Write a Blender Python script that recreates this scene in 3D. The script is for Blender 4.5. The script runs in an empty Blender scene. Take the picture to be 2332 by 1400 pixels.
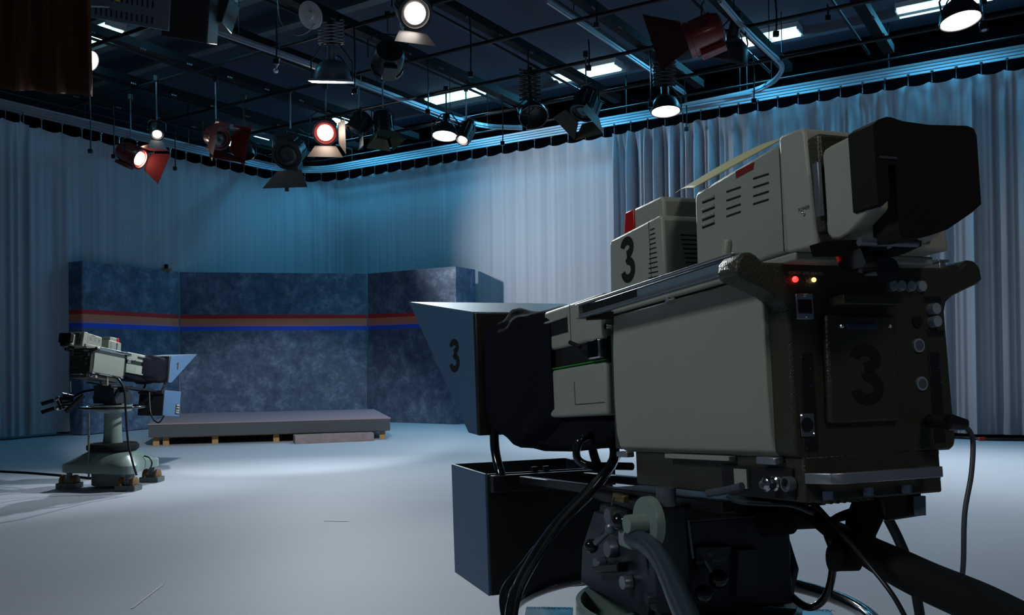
import bpy, math, random
import numpy as np
from mathutils import Matrix, Vector
random.seed(7); rng = np.random.RandomState(5)
C = bpy.context.scene.collection
sc = bpy.context.scene

# ------------------------------------------------------------------ camera
FPX = 2019.47; PITCH = 9.7678e-3; ROLL = -1.20178e-2; CYP = 801.0; EYE = 1.22
IW, IH = 2332, 1400
YAW = .564826
def _axes():
    p, r = PITCH, ROLL
    f = np.array([0, math.cos(p), math.sin(p)]); u0 = np.array([0, -math.sin(p), math.cos(p)]); x0 = np.array([1., 0, 0])
    return math.cos(r)*x0+math.sin(r)*u0, -math.sin(r)*x0+math.cos(r)*u0, f
CX_, CU_, CF_ = _axes()
EYEP = np.array([0, 0, EYE])
cd = bpy.data.cameras.new('camera'); cam = bpy.data.objects.new('camera', cd); C.objects.link(cam)
cd.sensor_width = 36; cd.lens = FPX/IW*36; cd.shift_y = (CYP-IH/2)/IW; cd.clip_start = .05; cd.clip_end = 100
cam.matrix_world = Matrix(((CX_[0], CU_[0], -CF_[0], 0), (CX_[1], CU_[1], -CF_[1], 0), (CX_[2], CU_[2], -CF_[2], EYE), (0, 0, 0, 1)))
sc.camera = cam

# ------------------------------------------------------------------ world and exposure
w = bpy.data.worlds.new('world'); sc.world = w; w.use_nodes = True
bg = w.node_tree.nodes['Background']; bg.inputs[0].default_value = (.22, .36, .62, 1); bg.inputs[1].default_value = .05
sc.view_settings.view_transform = 'Standard'; sc.view_settings.look = 'None'
sc.view_settings.gamma = 1; sc.view_settings.use_curve_mapping = False
sc.view_settings.exposure = 0.0

# lamp powers (the lamps themselves are built with their fixtures)
P_FLUO = 64; P_SPOT = 420; WARM = (.90, .97, 1.0); CYAN = (.09, .60, 1.0)

# ------------------------------------------------------------------ measuring helpers
def ray(px, py): return (px-IW/2)/FPX*CX_-(py-CYP)/FPX*CU_+CF_
def PZ(px, py, z): d = ray(px, py); return EYEP+d*((z-EYE)/d[2])
def PD(px, py, D): return EYEP+ray(px, py)*D
def PP(px, py, o, n): d = ray(px, py); return EYEP+d*(np.dot(np.array(o)-EYEP, n)/np.dot(d, n))
D1 = np.array([math.sin(YAW), math.cos(YAW), 0]); D2 = np.array([-math.cos(YAW), math.sin(YAW), 0]); UP = np.array([0, 0, 1.])
def RC(a, b, z): return D1*a+D2*b+UP*z          # room coordinates -> world

# ------------------------------------------------------------------ materials
MATS = {}
def nt(m): return m.node_tree.nodes, m.node_tree.links
def mat(name, col, rough=.5, metal=0, noise=0, nscale=20, bump=0, bscale=200, spec=.5, coat=0, emit=None, estr=0, alpha=1, trans=0):
    if name in MATS: return MATS[name]
    m = bpy.data.materials.new(name); m.use_nodes = True; n, l = nt(m); b = n['Principled BSDF']
    b.inputs['Base Color'].default_value = (*col, 1); b.inputs['Roughness'].default_value = rough; b.inputs['Metallic'].default_value = metal
    b.inputs['Specular IOR Level'].default_value = spec; b.inputs['Coat Weight'].default_value = coat; b.inputs['Coat Roughness'].default_value = .1
    if trans: b.inputs['Transmission Weight'].default_value = trans
    if emit: b.inputs['Emission Color'].default_value = (*emit, 1); b.inputs['Emission Strength'].default_value = estr
    if noise or bump:
        tc = n.new('ShaderNodeTexCoord')
    if noise:
        t = n.new('ShaderNodeTexNoise'); t.inputs['Scale'].default_value = nscale; t.inputs['Detail'].default_value = 5
        l.new(tc.outputs['Object'], t.inputs['Vector'])
        mx = n.new('ShaderNodeMix'); mx.data_type = 'RGBA'
        mx.inputs[6].default_value = (*[c*(1-noise) for c in col], 1); mx.inputs[7].default_value = (*[min(1, c*(1+noise)) for c in col], 1)
        l.new(t.outputs['Fac'], mx.inputs[0]); l.new(mx.outputs[2], b.inputs['Base Color'])
    if bump:
        t2 = n.new('ShaderNodeTexNoise'); t2.inputs['Scale'].default_value = bscale; l.new(tc.outputs['Object'], t2.inputs['Vector'])
        bp = n.new('ShaderNodeBump'); bp.inputs['Strength'].default_value = bump; bp.inputs['Distance'].default_value = .002
        l.new(t2.outputs['Fac'], bp.inputs['Height']); l.new(bp.outputs[0], b.inputs['Normal'])
    MATS[name] = m; return m

def emat(name, col, s):
    if name in MATS: return MATS[name]
    m = bpy.data.materials.new(name); m.use_nodes = True; n, l = nt(m); b = n['Principled BSDF']
    b.inputs['Base Color'].default_value = (.8, .8, .8, 1); b.inputs['Emission Color'].default_value = (*col, 1); b.inputs['Emission Strength'].default_value = s
    MATS[name] = m; return m

M_shell = mat('grey_green_enamel', (.30, .325, .28), .42, noise=.05, nscale=6, bump=.25, bscale=900)
M_shell2 = mat('warm_grey_plastic', (.36, .36, .31), .45, bump=.15, bscale=700)
M_olive = mat('olive_hammered_enamel', (.036, .038, .026), .38, bump=.6, bscale=260)
M_black = mat('black_metal', (.010, .010, .012), .35)
M_gloss = mat('glossy_black', (.008, .009, .012), .12, coat=.4)
M_rubber = mat('black_rubber', (.006, .006, .007), .75, spec=.25)
M_cloth = mat('black_cloth', (.005, .006, .012), .9, spec=.1)
M_chrome = mat('chrome', (.75, .75, .78), .16, 1)
M_alu = mat('brushed_aluminium', (.55, .57, .62), .32, .9)
M_alud = mat('grey_anodised_aluminium', (.20, .23, .27), .4, .7)
M_blue = mat('blue_grey_paint', (.055, .115, .215), .42, noise=.03, nscale=8, bump=.2, bscale=700)
M_pale = mat('pale_green_enamel', (.20, .27, .25), .38, noise=.1, nscale=9)
M_paled = mat('weathered_green_metal', (.10, .13, .13), .45, noise=.2, nscale=14)
M_head = mat('dark_slate_enamel', (.022, .030, .045), .35, noise=.15, nscale=10)
M_satin = mat('satin_black_tube', (.030, .050, .068), .36)
M_label = mat('black_lettering', (.006, .006, .008), .5)
M_white = mat('white_lettering', (.40, .42, .42), .6)
M_red = mat('red_plastic', (.42, .008, .012), .35)
M_redp = mat('red_enamel', (.15, .016, .014), .3, noise=.15, nscale=20, coat=.3)
M_wood = mat('raw_pine', (.42, .24, .09), .7, noise=.25, nscale=12)
M_brown = mat('brown_rubber_wheel', (.16, .085, .03), .55, noise=.2)
M_led_r = emat('red_led', (1, .02, .01), 2.5)
M_led_a = emat('amber_led', (1, .7, .25), 1.6)
M_teal = mat('blue_grey_strip', (.13, .19, .25), .45)
M_dred = mat('dark_red_window', (.045, .004, .004), .25)
M_grey = mat('grey_knob', (.26, .33, .38), .45)
M_cord = mat('grey_rubber_cord', (.055, .07, .085), .4)
M_paper = mat('pale_yellow_paper', (.40, .38, .15), .6, bump=.15, bscale=30)
M_grid = mat('black_grid_steel', (.005, .006, .008), .7, spec=.15)
M_pipe = mat('dark_pipe', (.006, .007, .009), .5, spec=.3)
M_track = mat('aluminium_track', (.42, .46, .52), .38, .55)
M_fix = mat('fixture_black', (.013, .014, .017), .4)
M_fixg = mat('fixture_grey', (.14, .17, .22), .35, .3)
M_silver = mat('silver_reflector', (.6, .63, .68), .3, .5)
M_fluo = emat('fluorescent_tube', (.50, .95, 1.0), 2.6)
M_bulb = emat('lit_lens', (1, .86, .72), 22)
M_bulb2 = emat('lit_scoop_glow', (1, .88, .80), 6)
M_chain = mat('steel_chain', (.35, .42, .48), .35, .6)
M_flag = mat('brown_flag_cloth', (.09, .032, .012), .9, noise=.25, nscale=2)

# ------------------------------------------------------------------ mesh builder
RK = [1.]      # radius scale for round parts
class MB:
    def __init__(s): s.v = []; s.f = []
    def add(s, vs, fs):
        b = len(s.v); s.v += [tuple(map(float, p)) for p in vs]; s.f += [tuple(i+b for i in q) for q in fs]; return s
    def box(s, x0, x1, y0, y1, z0, z1):
        return s.hex([(x0, y0, z0), (x1, y0, z0), (x1, y1, z0), (x0, y1, z0), (x0, y0, z1), (x1, y0, z1), (x1, y1, z1), (x0, y1, z1)])
    def hex(s, p):
        return s.add(p, [(3, 2, 1, 0), (4, 5, 6, 7), (0, 1, 5, 4), (1, 2, 6, 5), (2, 3, 7, 6), (3, 0, 4, 7)])
    def cbox(s, c, size, R=None):
        h = np.array(size)/2*RK[0]; c = np.array(c, float); R = np.eye(3) if R is None else np.array(R)
        p = [c+R@(h*np.array(q)) for q in [(-1, -1, -1), (1, -1, -1), (1, 1, -1), (-1, 1, -1), (-1, -1, 1), (1, -1, 1), (1, 1, 1), (-1, 1, 1)]]
        return s.hex(p)
    def prism(s, poly, ax, a0, a1, poly2=None):
        # poly in the two other axes in order; ax extruded
        o = [i for i in range(3) if i != ax]; n = len(poly); vs = []
        for a, pl in ((a0, poly), (a1, poly2 or poly)):
            for q in pl:
                v = [0, 0, 0]; v[o[0]] = q[0]; v[o[1]] = q[1]; v[ax] = a; vs.append(v)
        fs = [tuple(range(n))[::-1], tuple(range(n, 2*n))]+[(i, (i+1) % n, n+(i+1) % n, n+i) for i in range(n)]
        return s.add(vs, fs)
    def slab(s, pts, off):
        n = len(pts); off = np.array(off); vs = [np.array(p) for p in pts]+[np.array(p)+off for p in pts]
        return s.add(vs, [tuple(range(n))[::-1], tuple(range(n, 2*n))]+[(i, (i+1) % n, n+(i+1) % n, n+i) for i in range(n)])
    def ring_path(s, P, rad, n=8, closed=False, flat=1.0):
        P = [np.array(p, float) for p in P]; m = len(P); up = None; vs = []
        R = rad if hasattr(rad, '__len__') else [rad]*m
        R = [q*RK[0] for q in R]
        for i in range(m):
            if closed: t = P[(i+1) % m]-P[i-1]
            else: t = P[min(i+1, m-1)]-P[max(i-1, 0)]
            t = t/(np.linalg.norm(t)+1e-12)
            if up is None:
                up = np.array([0, 0, 1.]) if abs(t[2]) < .9 else np.array([1., 0, 0])
            a = np.cross(t, up); a /= np.linalg.norm(a)+1e-12; b = np.cross(a, t); up = b
            for k in range(n):
                an = 2*math.pi*k/n; vs.append(P[i]+a*math.cos(an)*R[i]+b*math.sin(an)*R[i]*flat)
        fs = []
        for i in range(m if closed else m-1):
            j = (i+1) % m
            for k in range(n): fs.append((i*n+k, i*n+(k+1) % n, j*n+(k+1) % n, j*n+k))
        if not closed: fs += [tuple(range(n))[::-1], tuple(range((m-1)*n, m*n))]
        return s.add(vs, fs)
    def tube(s, pts, r, n=8, closed=False, smooth=0):
        if smooth: pts = spline(pts, smooth, closed)
        return s.ring_path(pts, r, n, closed)
    def cyl(s, p0, p1, r0, r1=None, n=16):
        return s.ring_path([p0, p1], [r0, r0 if r1 is None else r1], n)
    def lathe(s, prof, o, d, n=20):
        # prof: (radius, distance along d)
        o = np.array(o, float); d = np.array(d, float); d /= np.linalg.norm(d); prof = [(a*RK[0], b*RK[0]) for a, b in prof]
        a = np.cross(d, [0, 0, 1.]) if abs(d[2]) < .9 else np.cross(d, [1., 0, 0]); a /= np.linalg.norm(a); b = np.cross(a, d)
        vs = []
        for r, h in prof:
            for k in range(n):
                an = 2*math.pi*k/n; vs.append(o+d*h+(a*math.cos(an)+b*math.sin(an))*max(r, 1e-5))
        fs = []
        for i in range(len(prof)-1):
            for k in range(n): fs.append((i*n+k, i*n+(k+1) % n, (i+1)*n+(k+1) % n, (i+1)*n+k))
        fs += [tuple(range(n))[::-1], tuple(range((len(prof)-1)*n, len(prof)*n))]
        return s.add(vs, fs)
    def ball(s, c, r, n=14):
        c = np.array(c, float); m = n//2
        return s.lathe([(r*math.sin(math.pi*i/m), -r*math.cos(math.pi*i/m)) for i in range(m+1)], c, (0, 0, 1), n)
    def build(s, name, m, parent=None, bevel=0, smooth=False, world=False, seg=2):
        vs = s.v
        if world and parent is not None:
            inv = MWI[parent.name]; vs = [tuple(inv @ Vector(p)) for p in vs]
        me = bpy.data.meshes.new(name); me.from_pydata(vs, [], s.f); me.update()
        me.materials.append(m)
        import bmesh as bmm
        bm = bmm.new(); bm.from_mesh(me); bmm.ops.recalc_face_normals(bm, faces=bm.faces); bm.to_mesh(me); bm.free()
        o = bpy.data.objects.new(name, me); C.objects.link(o)
        if parent: o.parent = parent
        if smooth:
            for p in me.polygons: p.use_smooth = True
            try: me.set_sharp_from_angle(angle=math.radians(40))
            except Exception: pass
        if bevel:
            b = o.modifiers.new('bevel', 'BEVEL'); b.width = bevel; b.segments = seg; b.limit_method = 'ANGLE'; b.angle_limit = math.radians(35)
            b.harden_normals = False
            for p in me.polygons: p.use_smooth = True
            try: me.set_sharp_from_angle(angle=math.radians(40))
            except Exception: pass
        return o

def spline(pts, k=6, closed=False):
    P = [np.array(p, float) for p in pts]; n = len(P); out = []
    rngi = range(n if closed else n-1)
    for i in rngi:
        p1 = P[i]; p2 = P[(i+1) % n]
        p0 = P[i-1] if (i > 0 or closed) else 2*p1-p2
        p3 = P[(i+2) % n] if (i < n-2 or closed) else 2*p2-p1
        for j in range(k):
            t = j/k
            out.append(.5*((2*p1)+(-p0+p2)*t+(2*p0-5*p1+4*p2-p3)*t*t+(-p0+3*p1-3*p2+p3)*t**3))
    if not closed: out.append(P[-1])
    return out

MWI = {}; MWM = {}
def tag(o, label=None, cat=None, group=None, kind=None):
    if label: o['label'] = label
    if cat: o['category'] = cat
    if group: o['group'] = group
    if kind: o['kind'] = kind
    return o
def empty(name, M, label, cat, group=None):
    if not isinstance(M, Matrix): M = Matrix.Translation(Vector(M))
    o = bpy.data.objects.new(name, None); C.objects.link(o); o.matrix_world = M; o.empty_display_size = .1
    MWI[o.name] = M.inverted(); MWM[o.name] = M
    return tag(o, label, cat, group)
def frame(o, x, y, z):
    return Matrix(((x[0], y[0], z[0], o[0]), (x[1], y[1], z[1], o[1]), (x[2], y[2], z[2], o[2]), (0, 0, 0, 1)))

# lettering
def text_mesh(txt, name, size, M, parent, m, sx=1.0):
    cu = bpy.data.curves.new(name, 'FONT'); cu.body = txt; cu.size = size; cu.resolution_u = 3; cu.align_x = 'CENTER'; cu.align_y = 'CENTER'
    tmp = bpy.data.objects.new(name+'_c', cu); C.objects.link(tmp)
    dg = bpy.context.evaluated_depsgraph_get(); me = bpy.data.meshes.new_from_object(tmp.evaluated_get(dg))
    bpy.data.objects.remove(tmp)
    for v in me.vertices:
        p = M @ Vector((v.co.x*sx, v.co.y, 0)); v.co = p
    me.materials.clear(); me.materials.append(m)
    o = bpy.data.objects.new(name, me); C.objects.link(o); o.parent = parent; return o
def digit_pts(d):
    # returns list of ribbons: centreline points, unit height 1, centre 0
    if d == '3':
        up = [(.215*math.cos(a)*1.0-.01, .268+.155*math.sin(a)) for a in np.radians(np.linspace(172, -78, 22))]
        lo = [(.235*math.cos(a)-.01, -.225+.198*math.sin(a)) for a in np.radians(np.linspace(84, -172, 26))]
        return [up+[(-.03, .105)], [(-.03, .045)]+lo]
    return [[(.06, -.5), (.06, .5)], [(.06, .33), (-.12, .22)]]
def digit(d, h, O, ex, ey, parent, m, name='number', th=.19, sx=1.0):
    O = np.array(O, float); ex = np.array(ex, float); ey = np.array(ey, float); b = MB()
    nrm = np.cross(ex, ey)
    for rib in digit_pts(d):
        P = [np.array(p) for p in rib]; L = []; R = []
        for i in range(len(P)):
            t = P[min(i+1, len(P)-1)]-P[max(i-1, 0)]; t = t/np.linalg.norm(t); nn = np.array([-t[1], t[0]])
            wd = th/2 if d == '3' else (.085 if i >= 0 and rib[0][1] < 0 else .07)
            L.append(P[i]+nn*wd); R.append(P[i]-nn*wd)
        vs = [O+ex*p[0]*h*sx+ey*p[1]*h for p in L]+[O+ex*p[0]*h*sx+ey*p[1]*h for p in R]; n = len(P)
        b.add(vs, [(i, i+1, n+i+1, n+i) for i in range(n-1)])
    return b.build(name, m, parent)

# ================================================================== the room
DR, DL, ZC = 14.75, 15.05, 6.45
RAIL = 5.50
def wall_mat(name, c):
    return mat(name, c, .95, noise=.08, nscale=2, spec=0)
MW = wall_mat('dark_wall_paint', (.0012, .0014, .002))

# floor with its own grain, faint scuffs and tape ghosts
mf = bpy.data.materials.new('grey_studio_floor'); mf.use_nodes = True; n, l = nt(mf); b = n['Principled BSDF']
tc = n.new('ShaderNodeTexCoord'); t = n.new('ShaderNodeTexNoise'); t.inputs['Scale'].default_value = .55; t.inputs['Detail'].default_value = 4
l.new(tc.outputs['Object'], t.inputs['Vector'])
t3 = n.new('ShaderNodeTexNoise'); t3.inputs['Scale'].default_value = 45; t3.inputs['Detail'].default_value = 3; l.new(tc.outputs['Object'], t3.inputs['Vector'])
mp = n.new('ShaderNodeMapping'); mp.inputs['Scale'].default_value = (.6, 5, 1); mp.inputs['Rotation'].default_value = (0, 0, .5); l.new(tc.outputs['Object'], mp.inputs['Vector'])
t4 = n.new('ShaderNodeTexNoise'); t4.inputs['Scale'].default_value = .8; t4.inputs['Detail'].default_value = 6; l.new(mp.outputs[0], t4.inputs['Vector'])
a1 = n.new('ShaderNodeMath'); a1.operation = 'MULTIPLY_ADD'; a1.inputs[1].default_value = .5; l.new(t.outputs['Fac'], a1.inputs[0])
a2 = n.new('ShaderNodeMath'); a2.operation = 'MULTIPLY_ADD'; a2.inputs[1].default_value = .25; a2.inputs[2].default_value = 0; l.new(t3.outputs['Fac'], a2.inputs[0])
a3 = n.new('ShaderNodeMath'); a3.operation = 'MULTIPLY_ADD'; a3.inputs[1].default_value = .35; l.new(t4.outputs['Fac'], a3.inputs[0]); l.new(a2.outputs[0], a3.inputs[2]); l.new(a3.outputs[0], a1.inputs[2])
cr = n.new('ShaderNodeValToRGB'); cr.color_ramp.elements[0].position = .3; cr.color_ramp.elements[0].color = (.41, .445, .51, 1)
cr.color_ramp.elements[1].position = .85; cr.color_ramp.elements[1].color = (.47, .50, .56, 1); l.new(a1.outputs[0], cr.inputs[0]); l.new(cr.outputs[0], b.inputs['Base Color'])
b.inputs['Roughness'].default_value = .62; b.inputs['Specular IOR Level'].default_value = .3
fl = MB().add([RC(-8, -12, 0), RC(DR+.6, -12, 0), RC(DR+.6, DL+3.2, 0), RC(-8, DL+3.2, 0)], [(0, 1, 2, 3)]).build('floor', mf)
tag(fl, 'smooth blue-grey painted studio floor', 'floor', kind='structure')
# ceiling
mc = mat('night_blue_ceiling', (.044, .060, .092), .9, noise=.12, nscale=1.5)
ce = MB().slab([RC(-8, -12, ZC), RC(DR+.6, -12, ZC), RC(DR+.6, DL+3.2, ZC), RC(-8, DL+3.2, ZC)], (0, 0, .1)).build('ceiling', mc)
tag(ce, 'dark blue-black flat ceiling above the lighting grid', 'ceiling', kind='structure')
wr = MB().slab([RC(DR+.6, -12, 0), RC(DR+.6, DL+3.2, 0), RC(DR+.6, DL+3.2, ZC), RC(DR+.6, -12, ZC)], D1*.1).build('wall_right', MW); tag(wr, 'dark wall behind the right curtain', 'wall', kind='structure')
wl = MB().slab([RC(-8, DL+3.2, 0), RC(DR+.6, DL+3.2, 0), RC(DR+.6, DL+3.2, ZC), RC(-8, DL+3.2, ZC)], D2*.1).build('wall_left', MW); tag(wl, 'dark wall behind the left curtain', 'wall', kind='structure')

# ceiling beams whose sides catch the fluorescent light
mb_ = mat('beam_paint', (.10, .125, .16), .8, noise=.1, nscale=2)
for i, (a, b0, b1, wd, dp) in enumerate([(14.42, 1.2, 14.2, .14, .14), (8.35, 5, 15.5, .16, .26), (9.32, 5, 15.5, .16, .26)]):
    bm_ = MB().cbox((0, 0, 0), (1, 1, 1)); bm_.v = []; bm_.f = []
    bm_.hex([RC(a-wd/2, b0, ZC-dp), RC(a+wd/2, b0, ZC-dp), RC(a+wd/2, b1, ZC-dp), RC(a-wd/2, b1, ZC-dp), RC(a-wd/2, b0, ZC), RC(a+wd/2, b0, ZC), RC(a+wd/2, b1, ZC), RC(a-wd/2, b1, ZC)])
    tag(bm_.build('trim_%d' % (i+1), mb_), 'painted ceiling beam above the lighting grid', 'beam', kind='structure')

# ------------------------------------------------------------------ curtain path
RAD = 1.35
def path_pt(s):
    # s = 0 at room corner arc centre; negative along the left wall, positive along the right wall
    q = RAD*math.pi/4
    ca, cb = DR-RAD, DL-RAD
    if s < -q: return D1*(ca+(s+q))+D2*DL, -D2
    if s > q: return D1*DR+D2*(cb-(s-q)), -D1
    an = (s+q)/RAD
    nn = D1*math.sin(an)+D2*math.cos(an)
    return D1*ca+D2*cb+nn*RAD, -nn
def s_right(px, py, z): # point on the right wall plane seen at this column
    P = PP(px, py, D1*DR, D1); return RAD*math.pi/4+(DL-RAD)-P@D2
def s_left(px, py):
    P = PP(px, py, D2*DL, D2); return -RAD*math.pi/4-(DR-RAD)+P@D1

mcu = bpy.data.materials.new('lilac_grey_curtain'); mcu.use_nodes = True; n, l = nt(mcu); b = n['Principled BSDF']
tc = n.new('ShaderNodeTexCoord'); mp = n.new('ShaderNodeMapping'); mp.inputs['Scale'].default_value = (22, 22, .12); l.new(tc.outputs['Object'], mp.inputs['Vector'])
t = n.new('ShaderNodeTexNoise'); t.inputs['Scale'].default_value = 1; t.inputs['Detail'].default_value = 6; l.new(mp.outputs[0], t.inputs['Vector'])
cr = n.new('ShaderNodeValToRGB'); cr.color_ramp.elements[0].position = .3; cr.color_ramp.elements[0].color = (.30, .315, .36, 1)
cr.color_ramp.elements[1].position = .7; cr.color_ramp.elements[1].color = (.345, .36, .405, 1)
l.new(t.outputs['Fac'], cr.inputs[0]); l.new(cr.outputs[0], b.inputs['Base Color']); b.inputs['Roughness'].default_value = .92; b.inputs['Specular IOR Level'].default_value = .1
ZT = RAIL-.15
def curtain(name, s0, s1, amp, wl, label, off=0.0, seed=0, hookstep=.36, zbot=.06, bulge=.0, broad=None):
    r = np.random.RandomState(seed); ph = r.rand(8)*6.28
    ds = .014; N = int((s1-s0)/ds); rows = [0, .02, .06, .10, .2, .4, .7, .85, .93, .965, .985, 1.0]
    ss = np.linspace(s0, s1, N+1)
    # uneven fold phase
    warp = ss+.25*wl*np.sin(ss*1.9+ph[0])+.35*wl*np.sin(ss*.83+ph[1])
    base = np.sin(2*math.pi*warp/wl)+.45*np.sin(2*math.pi*warp/wl*1.63+ph[2])+.3*np.sin(2*math.pi*ss/(wl*.37)+ph[3])
    fine = .0018*np.sin(2*math.pi*ss/.11+ph[4])*np.sin(ss*2.2+ph[5])
    A = amp(ss) if callable(amp) else np.full(N+1, amp)
    BR = broad(ss) if broad else np.zeros(N+1)
    vs = []; nz = len(rows)
    hp = ((ss-s0) % hookstep)/hookstep
    sag = .055*np.sin(math.pi*hp)**.8
    for i, s in enumerate(ss):
        P, nn = path_pt(s)
        for k, t_ in enumerate(rows):
            z = zbot+(ZT-zbot)*t_ ; z -= sag[i]*(max(0, (t_-.9))/.1)
            wv = min(1, (1-t_)*9+.25)            # folds settle below the heading tape
            hd = (.05*math.sin(math.pi*hp[i]))*max(0, (t_-.93)/.07)
            d = (base[i]*A[i]*wv+fine[i]+BR[i]*wv)+off+hd+bulge*(1-t_)
            if t_ < .03: d += .012*math.sin(s*23+ph[6])
            q = P+nn*d; vs.append((q[0], q[1], z))
    fs = []
    for i in range(N):
        for k in range(nz-1): fs.append((i*nz+k, (i+1)*nz+k, (i+1)*nz+k+1, i*nz+k+1))
    o = MB().add(vs, fs).build(name, mcu, smooth=True); tag(o, label, 'curtain')
    s = s0+.04
    hk = None
    while s < s1-.02:
        P, nn = path_pt(s); P = P+nn*off
        if hk is None or True:
            m = MB()
            for j in range(5):
                z = ZT-.01+j*.031
                m.cbox((P[0], P[1], z+.012), (.008 if j % 2 else .013, .013 if j % 2 else .008, .026))
            m.cbox((P[0], P[1], RAIL-.005), (.035, .035, .03))
        m.build('curtain_hook', M_chain, o)
        s += hookstep
    return o
sA = s_left(0, 600)-1.2; sB = s_left(56, 600); sD = s_right(1403, 600, 0); sE = s_right(2332, 600, 0)+2.6
print('curtain s', sA, sB, sD, sE)
curtain('curtain', sA, sB, .05, .30, 'gathered lilac-grey curtain panel at the far left edge', off=.12, seed=3, hookstep=.30)
curtain('curtain', sB-.1, sD, lambda s: .0045+.030*(np.exp(-((s-sB)/1.0)**2)), .45, 'long smooth pale curtain drawn around the rounded corner behind the grey set walls', seed=11, hookstep=.37)
curtain('curtain', sD, sE, lambda s: .014+.085/(1+np.exp((s-sD-1.9)*4))+.009/(1+np.exp(-(s-sD-1.7)*3)), .23, 'gathered grey curtain with deep folds behind the large camera on the right', off=.09, seed=21, hookstep=.33, broad=lambda s: (.045*np.sin(2*math.pi*s/.83+np.sin(s*1.3))+.022*np.sin(2*math.pi*s/.41+1))/(1+np.exp(-(s-sD-1.7)*3)))

# ------------------------------------------------------------------ curtain tracks on the wall
def track_path(s0, s1, off, z, ds=.25):
    P = []; s = s0
    while s < s1: p, nn = path_pt(s); q = p+nn*off; P.append(np.array([q[0], q[1], z])); s += ds
    return P
def strip(P, wdt, h):
    b = MB(); nP = len(P); vs = []
    for i, p in enumerate(P):
        t = P[min(i+1, nP-1)]-P[max(i-1, 0)]; t /= np.linalg.norm(t); nrm = np.array([-t[1], t[0], 0])
        for q in (p+nrm*wdt/2+UP*h/2, p-nrm*wdt/2+UP*h/2, p-nrm*wdt/2-UP*h/2, p+nrm*wdt/2-UP*h/2): vs.append(q)
    fs = [(4*i+k, 4*i+(k+1) % 4, 4*i+4+(k+1) % 4, 4*i+4+k) for i in range(nP-1) for k in range(4)]+[(0, 1, 2, 3), (4*nP-1, 4*nP-2, 4*nP-3, 4*nP-4)]
    return b.add(vs, fs)
e = empty('curtain_track', RC(DR-.2, 8, RAIL), 'triple aluminium curtain track following the walls and the rounded corner', 'curtain track')
for k, (off, z) in enumerate([(.02, RAIL+.02), (.13, RAIL+.035), (.24, RAIL+.05), (.34, RAIL+.065)]):
    strip(track_path(sA, sE, off, z), .045, .035).build('rail', M_track, e, world=True)
s = sA+.4
while s < sE-.3:
    p, nn = path_pt(s); m = MB()
    m.cyl(p+nn*.18+UP*(RAIL+.07), p+nn*.18+UP*ZC, .010, n=6); m.build('hanger_rod', M_pipe, e, world=True); s += 2.2
MB().tube(track_path(sA, sE, .52, RAIL+.16), .018).build('side_pipe', M_pipe, e, world=True)

# free hanging curved tracks inside the grid
ZG = 5.75
def free_track(pts, z, label, wdt=.07, smooth=6):
    P = spline([PZ(px, py, z) for px, py in pts], smooth)
    e = empty('ceiling_track', P[len(P)//2], label, 'ceiling track')
    for dz, w_ in ((0, wdt), (.03, wdt*.5), (-.03, wdt*.5)):
        strip([p+UP*dz for p in P], w_, .022).build('rail', M_track, e, world=True)
    for i in range(3, len(P), 9): MB().cyl(P[i], P[i]*np.array([1, 1, 0])+UP*ZC, .007, n=6).build('hanger_rod', M_pipe, e, world=True)
free_track([(378, 30), (680, 137), (860, 205), (993, 255), (1050, 274), (1110, 287), (1188, 291)], 5.6, 'pale aluminium track ending in a shallow curve above the back of the studio')
free_track([(1246, 0), (1365, 80), (1484, 161), (1560, 213)], 5.85, 'thin straight aluminium track crossing the grid in the middle', .045)
free_track([(1640, 0), (1700, 70), (1752, 120), (1778, 145), (1778, 165), (1757, 188), (1715, 207), (1650, 222), (1560, 240)], 5.6, 'pale aluminium track bending sharply above the gathered curtain')

# ------------------------------------------------------------------ lighting grid
def gl(pts, z):
    q = [PZ(px, py, z)@D2 for px, py in pts]; return float(np.mean(q))
bars = [2.26, 3.75, 5.2, 6.70, 8.2, 9.7, 11.2, 12.7, 14.1]
bl = ['nearest the right curtain', 'second from the right curtain', 'above the red lamp', 'over the middle of the floor', 'running behind the large dark lamp', 'over the raised platform', 'left of the hanging grey scoop', 'above the tilted red lamp', 'next to the left curtain']
for bb, q in zip(bars, bl):
    e = empty('lighting_batten', RC(11, bb, ZG), 'wide black lighting batten with outlets '+q, 'lighting batten', 'long black battens of the ceiling grid')
    z0, z1 = ZG-.03, ZG+.09
    m = MB().hex([RC(5.5, bb-.075, z0), RC(DR-.6, bb-.075, z0), RC(DR-.6, bb+.075, z0), RC(5.5, bb+.075, z0), RC(5.5, bb-.075, z1), RC(DR-.6, bb-.075, z1), RC(DR-.6, bb+.075, z1), RC(5.5, bb+.075, z1)])
    m.build('channel', M_grid, e, world=True)
    m = MB(); a = 6.2+rng.rand()*.3
    m.tube([RC(5.5, bb+.28, ZG+.02), RC(DR-.6, bb+.28, ZG+.02)], .022).build('pipe', M_pipe, e, world=True)
    k = 0
    while a < DR-.9:
        mo = MB()
        for dd in (-.035, .0, .035): mo.cbox(RC(a+dd, bb-.078, ZG-.035), (.018, .014, .022))
        mo.build('outlet', M_alud, e, world=True); a += .75+.05*rng.rand(); k += 1
for a, q in zip([5.6, 7.3, 8.8, 10.3, 11.8, 13.3], ['highest in the view', 'above the vented lamp', 'crossing above the tilted red lamp', 'crossing in front of the bright lens', 'crossing above the hanging scoop', 'closest to the right curtain']):
    m = MB().tube([RC(a, -2, ZG-.07), RC(a, DL-.5, ZG-.07)], .028, n=10)
    o = m.build('cross_pipe', M_pipe); tag(o, 'round dark cross pipe of the grid '+q, 'cross pipe', 'round cross pipes of the ceiling grid')
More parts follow.
